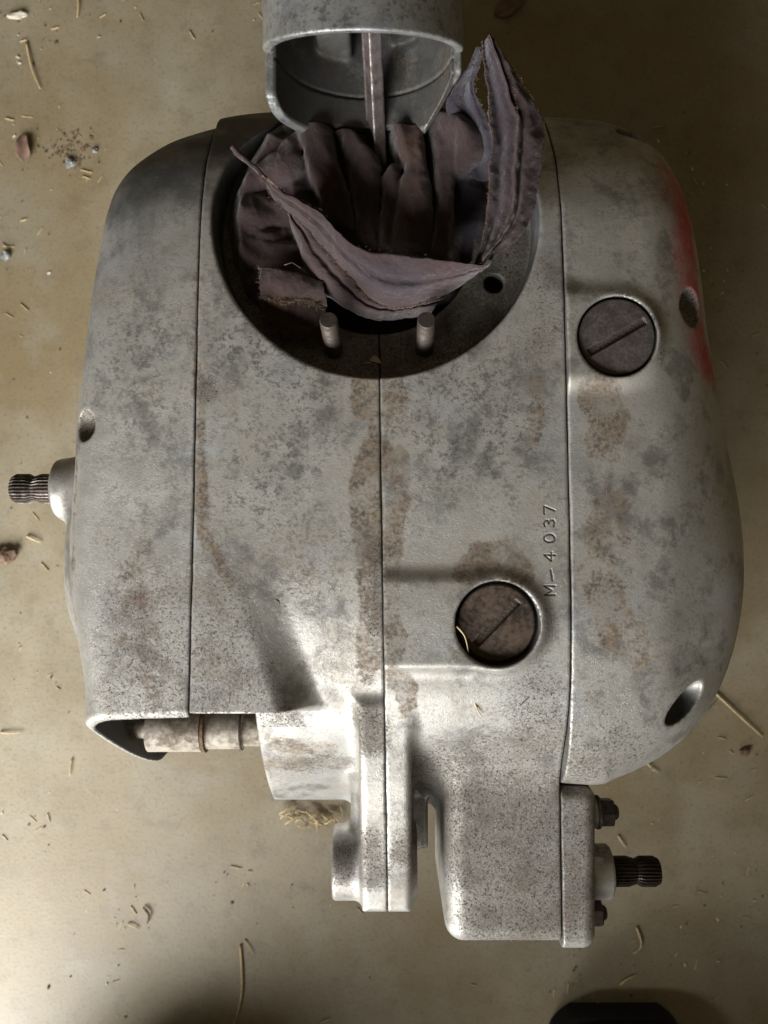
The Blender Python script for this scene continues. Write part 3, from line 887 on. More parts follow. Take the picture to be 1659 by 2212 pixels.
def stamped():
    y = W(1200, 1284, 245)[1]; xb = W(1201, 1284, 245)[0]
    seq = [('M', 0.0), ('-', 1284 - 1253), ('4', 1284 - 1211), ('0', 1284 - 1171), ('3', 1284 - 1137), ('7', 1284 - 1109)]
    segs = []
    for ch, off in seq:
        y0 = y + off * 0.1987
        for st in GL[ch][0]:
            pts = [(xb - .4 - v * .86 + rng.uniform(-.10, .10), y0 + u * .86 + rng.uniform(-.08, .08)) for u, v in st]
            segs += list(zip(pts[:-1], pts[1:]))
    me = rh.data
    bm = bmesh.new(); bm.from_mesh(me)
    x0, x1 = xb - 8, xb + 2.0; ya, yb = y - 2, y + 40
    fs = [f for f in bm.faces if f.normal.z > .7 and all(x0 * MM < v.co.x < x1 * MM and ya * MM < v.co.y < yb * MM for v in f.verts)]
    es = list({e for f in fs for e in f.edges})
    bmesh.ops.subdivide_edges(bm, edges=es, cuts=4, use_grid_fill=True)
    bm.to_mesh(me); bm.free()
    me.polygons.foreach_set('use_smooth', [True] * len(me.polygons))
    co = np.empty(len(me.vertices) * 3, np.float32); me.vertices.foreach_get('co', co); P = co.reshape(-1, 3).astype(float) / MM
    m = (P[:, 0] > x0 - 1) & (P[:, 0] < x1 + 1) & (P[:, 1] > ya) & (P[:, 1] < yb) & (P[:, 2] > 235)
    idx = np.where(m)[0]
    Q2 = np.c_[P[idx, :2], np.zeros(len(idx))]
    d = np.full(len(idx), 1e9)
    for a, b in segs:
        d = np.minimum(d, polydist(Q2, [(a[0], a[1], 0), (b[0], b[1], 0)]))
    dep = 0.40 * np.clip(1 - d / 0.55, 0, 1)
    P[idx, 2] -= dep
    me.vertices.foreach_set('co', (P * MM).astype(np.float32).ravel())
    at = me.attributes['soot_shade']; g = np.empty(len(me.vertices), np.float32); at.data.foreach_get('value', g)
    g[idx] = np.maximum(g[idx], 1.1 * np.clip(1.5 - d / 0.36, 0, 1)); at.data.foreach_set('value', g)
    me.update()
stamped()

# ================================================================== THE RAG
def rag_material():
    m, nt, p = new_mat('stained_cotton_rag'); n = NB(nt)
    big = n.noise(28, 4, 0.6); mid = n.noise(110, 5, 0.6)
    col = n.mix(n.ramp(big, 0.35, 0.65), c4(0.027, 0.016, 0.015), c4(0.046, 0.029, 0.029))
    col = n.mix(n.math('MULTIPLY', n.ramp(mid, 0.52, 0.7), 0.5), col, c4(0.030, 0.021, 0.020))
    tone = n.attr('tone')
    col = n.mix(n.math('MULTIPLY', tone, n.mixf(n.ramp(mid, .3, .7), .6, 1.0)), col, c4(0.068, 0.044, 0.046))
    col = n.mix(n.math('MULTIPLY', n.attr('blue'), 0.85), col, c4(0.028, 0.030, 0.046))
    br = n.ramp(n.math('ADD', n.attr('brown'), n.math('MULTIPLY', n.math('SUBTRACT', mid, 0.5), 1.0)), 0.35, 0.9)
    col = n.mix(n.math('MULTIPLY', br, 0.85), col, c4(0.068, 0.038, 0.024))
    # twill weave
    uv = n.node('ShaderNodeUVMap').outputs['UV']
    wv = n.node('ShaderNodeTexWave', wave_type='BANDS', bands_direction='DIAGONAL')
    n.set(wv.inputs['Vector'], uv); wv.inputs['Scale'].default_value = 0.85; wv.inputs['Distortion'].default_value = 0.5; wv.inputs['Detail'].default_value = 2
    weave = wv.outputs['Fac']
    col = n.mix(n.math('MULTIPLY', weave, 0.22), col, c4(0.03, 0.022, 0.022))
    lint = n.math('MULTIPLY', n.ramp(n.voro(320), 0.10, 0.05), n.ramp(n.noise(150, 2), 0.56, 0.62))
    col = n.mix(n.math('MULTIPLY', lint, 0.5), col, c4(0.32, 0.25, 0.19))
    n.set(p.inputs['Base Color'], col)
    p.inputs['Roughness'].default_value = 0.95
    p.inputs['Specular IOR Level'].default_value = 0.15
    p.inputs['Sheen Weight'].default_value = 0.25
    p.inputs['Sheen Roughness'].default_value = 0.5
    b = n.bump(weave, 0.35, 0.0004); b = n.bump(n.noise(900, 3, 0.6), 0.4, 0.0005, b); b = n.bump(n.noise(130, 5, 0.62), 0.75, 0.0026, b)
    n.set(p.inputs['Normal'], b)
    return m
M['rag'] = rag_material()
M['thread'] = plain('frayed_thread', (0.17, 0.115, 0.078), (0.085, 0.055, 0.04), 0.95, 500, 0.1)

rag = empty('rag', W(830, 470, 225))
tag(rag, 'crumpled dark purple brown cotton rag stuffed into the open cylinder mouth', 'rag')
RO = Vector(rag.location)

def cloth_obj(name, G, tone=0.0, brown=0.0, blue=0.0, thick=0.8, edge_brown=True, uvscale=1.0):
    """G: (nu, nv, 3) grid of mm points; tone / brown / blue are scalars or (nu, nv) arrays"""
    nu, nv = G.shape[:2]
    idx = np.arange(nu * nv).reshape(nu, nv)
    q = np.stack([idx[:-1, :-1], idx[1:, :-1], idx[1:, 1:], idx[:-1, 1:]], -1).reshape(-1, 4)
    V = G.reshape(-1, 3)
    # face upwards
    a, b, c_ = V[q[:, 0]], V[q[:, 1]], V[q[:, 2]]
    if np.mean(np.cross(b - a, c_ - a)[:, 2]) < 0: q = q[:, ::-1]
    me = fast_mesh(V - np.array(RO) / MM, q)
    f = lambda v: (np.full((nu, nv), v) if np.isscalar(v) else v).ravel()
    vattr(me, 'tone', f(tone)); vattr(me, 'blue', f(blue))
    bb = f(brown).copy()
    vattr(me, 'brown', bb)
    # cloth coordinates by arc length
    du = np.r_[0, np.cumsum(np.linalg.norm(np.diff(G[:, nv // 2], axis=0), axis=1))]
    dv = np.r_[0, np.cumsum(np.linalg.norm(np.diff(G[nu // 2], axis=0), axis=1))]
    uv = np.stack(np.meshgrid(du, dv, indexing='ij'), -1).reshape(-1, 2) * uvscale
    lay = me.uv_layers.new(name='UVMap')
    li = np.empty(len(me.loops), np.int32); me.loops.foreach_get('vertex_index', li)
    lay.data.foreach_set('uv', uv[li].astype(np.float32).ravel())
    o = link(name, me, rag, M['rag'])
    sm = o.modifiers.new('thick', 'SOLIDIFY'); sm.thickness = thick * MM; sm.offset = -1
    return o

def ridge(v): return 1 - np.abs(v)
def strip(edgeA, edgeB, nu=90, nv=26, sag=0.0, folds=(), wr=0.5, seed=1, profile=None):
    """cloth spanned between two edge curves given as (px, py, z)"""
    def res(e, n):
        c = catmull([W(*p) for p in e], 12, closed=False)
        L = np.r_[0, np.cumsum(np.linalg.norm(np.diff(c, axis=0), axis=1))]
        t = np.linspace(0, L[-1], n)
        return np.stack([np.interp(t, L, c[:, i]) for i in range(3)], -1)
    A, B = res(edgeA, nu), res(edgeB, nu)
    s = np.linspace(0, 1, nv)[None, :, None]
    G = A[:, None] * (1 - s) + B[:, None] * s
    t = np.linspace(0, 1, nu)[:, None]; sv = s[..., 0]
    G[..., 2] += sag * np.sin(math.pi * sv)
    for (s0, slope, wdt, amp) in folds:
        G[..., 2] += amp * np.exp(-((sv - s0 - slope * t) / wdt) ** 2)
    # ragged edges and small wrinkles
    G[..., 2] += wr * (1.3 * vnoise(G[..., 0], G[..., 1], seed, 12) + 0.8 * (ridge(vnoise(G[..., 0] * 1.3 + G[..., 1] * .5, G[..., 1] * .8, seed + 7, 10)) - .6) + 0.5 * vnoise(G[..., 0], G[..., 1], seed + 1, 5) + 0.7 * (ridge(vnoise(G[..., 0] - G[..., 1] * .6, G[..., 1] * .9 + G[..., 0] * .3, seed + 8, 6)) ** 2 - .4))
    G[..., 0] += 0.8 * vnoise(G[..., 1], G[..., 0], seed + 12, 9) + 0.35 * vnoise(G[..., 1] * 3, G[..., 0], seed + 2, 6); G[..., 1] += 0.35 * vnoise(G[..., 0] * 3, G[..., 1], seed + 3, 6)
    return G, sv * np.ones_like(t), t * np.ones_like(sv)

# the packed body of the rag: one continuous sheet that follows a pile of folds
RX0, RY0, RS = -74.0, 82.0, 0.55
RNX, RNY = 232, 196
RX, RY = np.meshgrid(RX0 + np.arange(RNX) * RS, RY0 + np.arange(RNY) * RS, indexing='ij')
wx = RX + 5 * vnoise(RX, RY, 41, 17); wy = RY + 5 * vnoise(RX, RY, 42, 17)
RZ = 222.0 + 5.0 * (ridge(vnoise(wx + wy * .5, wy * 1.1 - wx * .4, 43, 21)) ** 1.5 - .45) + 2.4 * (ridge(vnoise(wx, wy, 44, 10)) ** 1.3 - .5)
RZ += 5.0 * np.clip((-30 - RX) / 20, 0, 1)
RT = np.full(RX.shape, .05); RB = np.clip(.3 * vnoise(RX, RY, 34, 18), 0, 1); RU = np.zeros(RX.shape)
def fold(ea, eb, zl, hump, tone, brown=0.0, blue=0.0, seed=1, pw=0.55, wr=0.7, skew=0.0):
    """edges traced on the survey sheet, zl: heights along the fold, hump: how far it arches"""
    cv = lambda e: [(419 + a * .505, b * .505, float(np.interp(k / (len(e) - 1), np.linspace(0, 1, len(zl)), zl))) for k, (a, b) in enumerate(e)]
    G, sv, tv = strip(cv(ea), cv(eb), 240, 110, wr=wr, seed=seed)
    sk = sv ** (2.0 ** skew)
    G[..., 2] += hump * (np.clip(np.sin(math.pi * sk), 0, 1) ** pw) * (0.85 + .2 * np.sin(tv * 5 + seed)) - 3
    G[..., 2] += 1.0 * np.sin(sv * 7 + seed + 2.5 * np.sin(tv * 3 + seed)) * np.sin(math.pi * sv)
    tone_ = np.clip(tone * (0.7 + .5 * vnoise(G[..., 0], G[..., 1], seed + 5, 9)), 0, 1)
    br = np.clip(brown + .25 * vnoise(G[..., 0], G[..., 1], seed + 6, 12), 0, 1)
    a = np.round((G[..., 0] - RX0) / RS).astype(int).ravel(); b = np.round((G[..., 1] - RY0) / RS).astype(int).ravel(); z = G[..., 2].ravel()
    ok = (a >= 0) & (a < RNX) & (b >= 0) & (b < RNY)
    a, b, z, t_, r_ = a[ok], b[ok], z[ok], tone_.ravel()[ok], br.ravel()[ok]
    o = np.argsort(z); a, b, z, t_, r_ = a[o], b[o], z[o], t_[o], r_[o]      # highest written last
    m = z > RZ[a, b]
    a, b, z, t_, r_ = a[m], b[m], z[m], t_[m], r_[m]
    RZ[a, b] = z; RT[a, b] = t_; RB[a, b] = r_; RU[a, b] = blue
fold([(560, 560), (610, 590), (655, 740), (690, 900), (700, 1040)], [(640, 545), (720, 600), (800, 690), (800, 800), (790, 1050)], [232, 233, 230, 224], 9, .14, .05, 0, 201, .5, skew=.3)
fold([(425, 455), (440, 540), (468, 640), (500, 760), (560, 890), (600, 960)], [(580, 455), (592, 540), (602, 640), (640, 760), (668, 860), (690, 980)], [234, 238, 236, 232, 226], 9, .22, .22, 0, 202, .4, skew=-.2)
fold([(800, 760), (800, 850), (790, 950), (790, 1060)], [(900, 680), (890, 800), (865, 930), (860, 1060)], [230, 231, 228, 223], 8, .14, .25, 0, 203, .5)
fold([(985, 470), (1015, 600), (1030, 740), (1035, 880), (1010, 1080)], [(1120, 480), (1125, 620), (1118, 740), (1112, 880), (1100, 1090)], [234, 237, 234, 229, 223], 9, .42, .02, 0, 204, .5, skew=.25)
fold([(835, 445), (848, 540), (872, 640), (893, 720), (858, 900), (842, 1060)], [(965, 445), (985, 540), (996, 640), (1018, 790), (1024, 930), (1012, 1070)], [234, 240, 238, 232, 224], 9, .22, .42, 0, 205, .4, skew=-.15)
fold([(1000, 505), (1060, 570), (1105, 640), (1130, 735), (1200, 745)], [(1040, 480), (1150, 490), (1240, 550), (1300, 640), (1290, 700)], [236, 240, 239, 235, 229], 11, .16, .12, 0, 206, .5)
fold([(1110, 740), (1115, 860), (1100, 1000), (1110, 1090)], [(1230, 720), (1245, 850), (1240, 1000), (1235, 1090)], [224, 224, 222, 220], 6, .02, 0, .8, 207, .5)
fold([(600, 500), (640, 560), (700, 640)], [(690, 480), (720, 560), (740, 620)], [228, 227, 225], 5, .05, 0, .9, 211, .5)
# folds of the side wad
fold([(450, 540), (340, 640), (240, 710), (170, 800)], [(470, 720), (410, 770), (310, 800), (225, 850)], [229, 231, 230, 227], 8, .12, .10, 0, 208, .5)
fold([(200, 835), (300, 815), (380, 840), (450, 880)], [(185, 985), (260, 1000), (340, 960), (440, 970)], [227, 229, 229, 228], 8, .10, .12, 0, 209, .5)
fold([(172, 1010), (260, 1000), (350, 1020), (460, 1040)], [(215, 1160), (290, 1150), (380, 1140), (480, 1150)], [226, 228, 228, 227], 8, .16, .05, 0, 210, .45)
fold([(400, 880), (420, 950), (430, 1100)], [(520, 900), (530, 980), (540, 1120)], [229, 229, 227], 7, .08, .1, 0, 212, .5)
def blur(A, sig):
    r = max(1, int(sig * 3)); g = np.exp(-.5 * (np.arange(-r, r + 1) / sig) ** 2); g /= g.sum()
    A = np.apply_along_axis(lambda v: np.convolve(np.pad(v, r, 'edge'), g, 'valid'), 0, A)
    return np.apply_along_axis(lambda v: np.convolve(np.pad(v, r, 'edge'), g, 'valid'), 1, A)
RZ = 0.8 * blur(RZ, 0.8) + 0.2 * blur(RZ, 2.4)
RT, RB, RU = blur(RT, 1.2) * 1.5, np.clip(blur(RB, 1.2) + .12, 0, 1), blur(RU, 1.2)
RZ += .35 * vnoise(RX, RY, 62, 4) + .5 * (ridge(vnoise(RX * 1.2 + RY * .4, RY * .8, 63, 6)) ** 2 - .4)
# tucked in round the border and under the piston skirt
tuck = np.hypot(RX + 4, RY - 130) - 60
RZ = np.where(tuck > 0, RZ - tuck * 1.0 - 0.12 * tuck ** 2, RZ)
RZ -= 22 * np.clip((104 - RY) / 6, 0, 1) * np.clip((RX + 36) / 8, 0, 1) + 22 * np.clip((132 - RY) / 8, 0, 1) * np.clip((RX - 31) / 6, 0, 1)
under = PZ - np.sqrt(np.maximum(PR_ ** 2 - (RX - PX) ** 2, 30)) - 1.5
lim = np.clip((RY - 168.5) / 2.0, 0, 1)
RZ = np.where(RY > 168.5, RZ * (1 - lim) + np.minimum(RZ, under) * lim, RZ)
cloth_obj('cloth_body', np.stack([RX, RY, RZ], -1), tone=RT, brown=RB, blue=RU)

# sling of cloth in front
Ae = [(503, 322, 256), (560, 372, 257), (605, 408, 257), (665, 440, 257), (700, 458, 257), (735, 500, 257), (790, 534, 257), (870, 546, 257), (960, 558, 257), (1040, 571, 256), (1062, 560, 254)]
Be = [(507, 327, 254), (566, 384, 252), (590, 425, 249), (640, 470, 247), (700, 530, 244), (755, 595, 242), (800, 645, 239), (862, 668, 237), (940, 645, 238), (1010, 605, 246), (1056, 566, 253)]
G, sv, tv = strip(Ae, Be, 150, 40, sag=2.5, folds=((0.75, -0.1, 0.10, 1.5), (0.35, 0.25, 0.08, -0.8)), wr=0.8, seed=21)
G[..., 2] -= 2.2 * np.clip(1 - sv / 0.08, 0, 1) ** 2 * (tv > .2)
sling_tone = np.clip(0.12 + 1.4 * np.clip(tv - 0.15, 0, .6), 0, 1) * (0.75 + 0.3 * vnoise(G[..., 0], G[..., 1], 3, 14))
sling = cloth_obj('cloth_sling', G, tone=np.clip(sling_tone, 0, 1), brown=np.clip(0.75 * np.exp(-(sv / 0.05) ** 2) + 0.8 * np.exp(-((1 - sv) / 0.06) ** 2), 0, 1), blue=np.clip(0.55 * np.exp(-((sv - .55) / .28) ** 2 - ((tv - .66) / .16) ** 2) + .25 * vnoise(G[..., 0], G[..., 1], 91, 12), 0, 1))
# the fold hanging under the sling
Ce = [(612, 432, 247), (680, 505, 244), (745, 580, 241), (795, 640, 238), (860, 662, 236), (960, 640, 236)]
De = [(622, 470, 240), (640, 530, 237), (665, 595, 234), (735, 655, 231), (815, 686, 230), (930, 676, 231)]
G, sv, tv = strip(Ce, De, 110, 34, sag=3.0, folds=((0.35, 0.05, 0.10, -1.8), (0.7, 0.0, 0.15, 1.2)), wr=0.7, seed=31)
G[..., 2] -= 5 * np.clip((sv - .8) / .2, 0, 1) ** 2
cloth_obj('cloth_under_fold', G, tone=0.22 * np.ones(sv.shape) + .1 * (sv > .5), brown=0.75 * np.exp(-((sv - .15) / .10) ** 2 - ((tv - .55) / .25) ** 2))
# right hand strip that loops up beside the piston
Fe = [(1040, 88, 268), (1050, 180, 262), (1061, 283, 259), (1058, 380, 256), (1052, 460, 252), (1040, 530, 251), (1016, 592, 247)]
He = [(1068, 92, 268), (1121, 167, 262), (1157, 234, 256), (1174, 275, 253), (1167, 370, 252), (1152, 462, 250), (1122, 512, 251), (1062, 566, 252), (1040, 590, 247)]
G, sv, tv = strip(Fe, He, 160, 60, sag=3.0, folds=((0.45, 0.1, 0.05, 1.8), (0.53, 0.1, 0.04, -1.8), (0.15, 0.1, .10, -2.6), (0.8, -.15, .10, 1.0)), wr=0.75, seed=41)
cloth_obj('cloth_strip', G, blue=np.clip(.6 * (sv < .42) * (1 - tv), 0, 1), tone=0.30 * np.clip(1.2 - tv, 0, 1) + 0.12, brown=np.clip(0.8 * np.exp(-(sv / 0.05) ** 2) + 0.6 * np.exp(-((1 - sv) / 0.04) ** 2) + 0.6 * np.exp(-((sv - .48 - .1 * tv) / .03) ** 2), 0, 1))
Ie = [(1030, 96, 266), (1012, 150, 258), (985, 190, 252), (962, 236, 246), (985, 290, 240), (1010, 380, 232)]
Je = [(1052, 94, 266), (1036, 140, 259), (1026, 195, 253), (1046, 240, 249), (1070, 310, 247), (1075, 390, 240)]
G, sv, tv = strip(Ie, Je, 80, 22, sag=-1.5, folds=((0.5, 0, 0.15, -2.5), (0.75, 0.1, .08, 1.5)), wr=1.3, seed=51)
cloth_obj('cloth_loop', G, tone=0.08, blue=0.75 * np.ones(sv.shape), brown=np.clip(0.7 * np.exp(-((1 - sv) / 0.06) ** 2), 0, 1))
# frayed flap at the lower left
G, sv, tv = strip([(561, 576, 239), (600, 582, 240), (650, 592, 239), (700, 610, 236)], [(563, 640, 234), (605, 652, 235), (650, 650, 235), (705, 662, 231)], 60, 24, sag=2.5, wr=0.7, seed=61)
cloth_obj('frayed_flap', G, tone=0.05, brown=np.clip(0.45 + 0.6 * np.exp(-((1 - sv) / 0.08) ** 2), 0, 1))
G, sv, tv = strip([(565, 634, 231), (600, 640, 232), (650, 640, 231), (705, 655, 228)], [(572, 690, 228), (605, 718, 227), (650, 730, 227), (705, 742, 226)], 60, 24, sag=1.5, folds=((0.5, 0, .2, -2.0),), wr=0.8, seed=71)
cloth_obj('frayed_flap', G, tone=0.0, brown=np.clip(0.85 + 0.6 * np.exp(-((1 - sv) / 0.10) ** 2) - 0.35 * (tv > .4) * (sv < .7), 0, 1))

# loose threads along the torn edges
def tube(pts, r, seg=4, taper=True):
    P = [Vector(p) for p in pts]; V, F = [], []
    for i, p in enumerate(P):
        d = (P[min(i + 1, len(P) - 1)] - P[max(i - 1, 0)]).normalized()
        a = d.orthogonal().normalized(); b = d.cross(a)
        rr = r * (1 - 0.6 * i / (len(P) - 1)) if taper else r
        for k in range(seg):
            t = 2 * math.pi * k / seg
            V.append(tuple(p + a * rr * math.cos(t) + b * rr * math.sin(t)))
    for i in range(len(P) - 1):
        for k in range(seg):
            x, y = i * seg + k, i * seg + (k + 1) % seg
            F.append((x, y, y + seg, x + seg))
    F += [tuple(range(seg))[::-1], tuple((len(P) - 1) * seg + k for k in range(seg))]
    return V, F
bits = []
def fray(edge, n, length, r=0.12, up=0.6):
    c = catmull([W(*p) for p in edge], 10, closed=False)
    for _ in range(n):
        i = rng.randrange(len(c) - 1); f = rng.random()
        p = Vector(c[i] * (1 - f) + c[i + 1] * f) + Vector((rng.uniform(-.5, .5), rng.uniform(-.5, .5), 0.3))
        d = Vector((rng.uniform(-1, 1), rng.uniform(-1, 1), rng.uniform(-.2, up))).normalized() * length * rng.uniform(.4, 1.3)
        k = Vector((rng.uniform(-1, 1), rng.uniform(-1, 1), rng.uniform(-.5, .5))) * length * .3
        bits.append(tube([p, p + d * .5 + k, p + d], r * rng.uniform(.7, 1.3), 3))
fray(Ae, 50, 1.0, .09); fray(Be[1:9], 340, 1.8, .13)
fray([(563, 640, 235), (605, 652, 236), (650, 650, 236), (690, 662, 233)], 300, 2.0, .13)
fray([(572, 690, 229), (605, 718, 228), (650, 730, 228), (695, 742, 227)], 300, 2.2, .13)
fray([(561, 576, 239), (563, 640, 234), (572, 690, 229)], 120, 1.6)
fray([(1085, 120, 267), (1112, 200, 264), (1118, 300, 260), (1108, 420, 256), (1085, 500, 255)], 120, 1.0, .10); fray(He[:6], 90, 1.1); fray(Fe, 110, 1.3); fray(Je, 90, 1.3)
for _ in range(14):   # torn tip
    p = Vector(W(600, 405, 257)); e = Vector(W(503 + rng.uniform(-2, 10), 320 + rng.uniform(-2, 12), 256))
    bits.append(tube([p, p.lerp(e, .4) + Vector((rng.uniform(-1, 1), rng.uniform(-1, 1), .5)), p.lerp(e, .8), e], .28, 4))
for q in ([(760, 540), (775, 575), (800, 600)], [(615, 575), (632, 570), (650, 580)], [(1130, 420), (1140, 445), (1135, 460)], [(690, 650), (685, 665), (700, 672)]):
    bits.append(tube([Vector(W(a, b, 250)) + Vector((0, 0, rng.uniform(0, 2))) for a, b in q], .16, 4, False))
V, F = join_vf(*bits)
V = [tuple(Vector(v) - RO / MM) for v in V]
th = link('frayed_threads', mesh_from(V, F), rag, M['thread'])
th['kind'] = 'stuff'

# ================================================================== DEBRIS
M['straw'] = plain('dry_straw', (0.46, 0.34, 0.16), (0.62, 0.50, 0.28), 0.6, 300, 0.2)
M['chip'] = plain('pale_chip', (0.55, 0.49, 0.38), (0.70, 0.66, 0.56), 0.8, 300, 0.2)
M['leaf'] = plain('dead_leaf', (0.15, 0.095, 0.062), (0.21, 0.135, 0.092), 0.7, 150, 0.6)
M['soil'] = plain('dry_soil', (0.10, 0.065, 0.04), (0.21, 0.14, 0.09), 0.95, 500, 0.9)
M['gravel'] = plain('gravel', (0.16, 0.17, 0.17), (0.30, 0.30, 0.28), 0.9, 300, 0.6)
M['dark'] = plain('dark_bit', (0.05, 0.035, 0.025), (0.12, 0.08, 0.05), 0.9, 300, 0.5)
M['flake'] = plain('pale_flake', (0.42, 0.41, 0.33), (0.50, 0.48, 0.40), 0.7, 300, 0.3)

def straw(px, z, label, r=0.8, group=None, mat='straw', name='straw'):
    pts = catmull([W(a, b, z + r) for a, b in px], 5, closed=False)
    pts[:, 2] += np.abs(np.sin(np.linspace(0, 3.1, len(pts)))) * 0.8
    o = Vector(pts[0])
    V, F = tube([Vector(p) - o for p in pts], r, 6)
    ob = link(name, mesh_from(V, F), None, M[mat])
    ob.location = o * MM
    return tag(ob, label, 'straw', group)
SG = 'straw stalks lying on the concrete floor'
straw([(1537, 1489), (1590, 1540), (1647, 1592)], 0.3, 'long straight golden straw beside the rounded right cover', 1.0, SG)
straw([(519, 2042), (523, 2130), (514, 2185), (503, 2215)], 0.3, 'long bent golden straw running off the lower edge', 0.9, SG)
straw([(57, 92), (70, 150), (87, 192)], 0.3, 'thin olive straw near the upper left corner', 0.8, SG)
straw([(169, -5), (170, 18), (167, 38)], 0.3, 'short pale straw at the top edge left of the piston', 0.8, SG)
straw([(1375, 2003), (1385, 2040), (1368, 2060)], 0.3, 'curved pale straw right of the gear case, under its lower nut', 0.9, SG)
straw([(1340, 2127), (1352, 2115), (1374, 2106)], 0.3, 'short curved yellow straw just above the black shoe', 0.9, SG)
straw([(1392, 1640), (1408, 1660), (1424, 1668)], 0.3, 'small hooked straw below the right cover curve', 0.8, SG)
straw([(58, 1158), (75, 1166), (90, 1172)], 0.3, 'small gold straw left of the engine below the kick shaft', 0.8, SG)
straw([(0, 1582), (25, 1583), (50, 1581)], 0.3, 'thin pale straw at the left edge beside the open chaincase', 0.6, SG)
straw([(155, 1640), (152, 1660), (151, 1676)], 0.3, 'tiny pale straw under the open chaincase', 0.7, SG)
straw([(276, 1995), (290, 2000), (300, 2007)], 0.3, 'tiny brown straw next to the dark twig on the pale floor', 0.6, SG)
straw([(528, 2030), (540, 2048), (548, 2062)], 0.3, 'tiny thin straw beside the long bent straw', 0.5, SG)
straw([(1335, 1805), (1345, 1822), (1352, 1830)], 0.3, 'tiny pale straw between the nut and the splined shaft', 0.6, SG)
straw([(1508, 1545), (1530, 1530), (1550, 1510)], 0.3, 'thin dark straw crossing the floor by the cover corner', 0.4, SG, 'dark')
straw([(1022, 1508), (1030, 1530), (1041, 1550)], 239, 'small pale straw lying on the crankcase below the filler plug', 0.5)
straw([(986, 1352), (1004, 1375), (1012, 1412)], 247.4, 'curled yellow straw caught on the rim of the brown filler plug', 0.45)
straw([(1156, 1482), (1142, 1504), (1124, 1524)], 240, 'thin dark sprig lying on the crankcase under the filler plug', 0.35, None, 'dark', 'sprig')['category'] = 'twig'
straw([(597, 1296), (604, 1300), (602, 1308)], 246, 'tiny dark crumb of grass left of the filler pad', 0.5, None, 'dark', 'sprig')['category'] = 'twig'
straw([(1236, 1612), (1250, 1600), (1268, 1612), (1285, 1604), (1296, 1612), (1282, 1618), (1270, 1606)], 229.5, 'thin curled black hair on the lower right cover', 0.22, None, 'dark', 'hair')['category'] = 'hair'
straw([(310, 1960), (322, 1975), (318, 1995)], 0.5, 'dark brown twig lying on the pale floor', 1.1, None, 'dark', 'twig')['category'] = 'twig'

def blob(name, c, r, mat, label, cat, seed, flat=0.6, parent=None, group=None):
    r_ = random.Random(seed)
    bm = bmesh.new(); bmesh.ops.create_icosphere(bm, subdivisions=2, radius=1)
    ph = [r_.uniform(0, 6) for _ in range(6)]
    for v in bm.verts:
        k = 1 + 0.28 * math.sin(3 * v.co.x + ph[0]) * math.sin(3.3 * v.co.y + ph[1]) + 0.2 * math.sin(6 * v.co.z + ph[2] + 4 * v.co.x) + r_.uniform(-.12, .12)
        v.co = Vector((v.co.x * k * r[0], v.co.y * k * r[1], max(v.co.z, -.3) * k * flat * min(r))) * MM
    me = bpy.data.meshes.new(name); bm.to_mesh(me); bm.free()
    o = link(name, me, parent, M[mat]); o.location = Vector(c) * MM
    if parent is None: tag(o, label, cat, group)
    return o
blob('soil_clump', W(12, 1200, 3), (8, 6), 'soil', 'brown dirt clump at the left edge below the kick shaft', 'dirt', 3)
blob('pebble', W(152, 352, 2), (3.6, 3.2), 'gravel', 'grey pebble in the dirt patch at upper left', 'pebble', 5)
blob('pebble', W(205, 325, 1), (2.2, 2.0), 'gravel', 'small pale grey pebble right of the larger one', 'pebble', 6)
blob('pebble', W(12, 552, 2), (3.2, 3.4), 'gravel', 'blue grey pebble at the left edge', 'pebble', 8)
blob('soil_clump', W(1608, 1626, 2), (4, 3.5), 'soil', 'brown crumb below the long straight straw', 'dirt', 9)
blob('wood_chip', W(36, 33, 2), (7.5, 2.6), 'chip', 'pale wood chip near the upper left corner', 'wood chip', 10, .4)

def leaf(px, z, label, curl=4.0):
    base, tip, wid = px
    a, b = np.array(W(*base, z)), np.array(W(*tip, z)); d = b - a; n_ = np.array([-d[1], d[0], 0]) / np.linalg.norm(d)
    V, F = [], []
    nu, nv = 14, 7
    for i in range(nu):
        t = i / (nu - 1); wv = wid * math.sin(math.pi * t ** .8) ** .8 * (1 + .12 * math.sin(9 * t))
        for j in range(nv):
            s = j / (nv - 1) * 2 - 1
            p = a + d * t + n_ * wv * s
            V.append((p[0] - a[0], p[1] - a[1], 0.6 + curl * (s * s) * math.sin(math.pi * t) + .5 * math.sin(7 * t + 3 * s)))
    for i in range(nu - 1):
        for j in range(nv - 1):
            k = i * nv + j; F.append((k, k + 1, k + nv + 1, k + nv))
    o = link('leaf', mesh_from(V, F), None, M['leaf']); o.location = (a[0] * MM, a[1] * MM, 0.001)
    m_ = o.modifiers.new('thick', 'SOLIDIFY'); m_.thickness = 0.0004
    return tag(o, label, 'leaf')
leaf(((52, 350), (52, 288), 5.5), 2, 'reddish brown dead leaf at upper left floor')
leaf(((1070, 30), (1140, -12), 6.5), 3, 'brown dead leaf cut by the top edge right of the piston', 3)

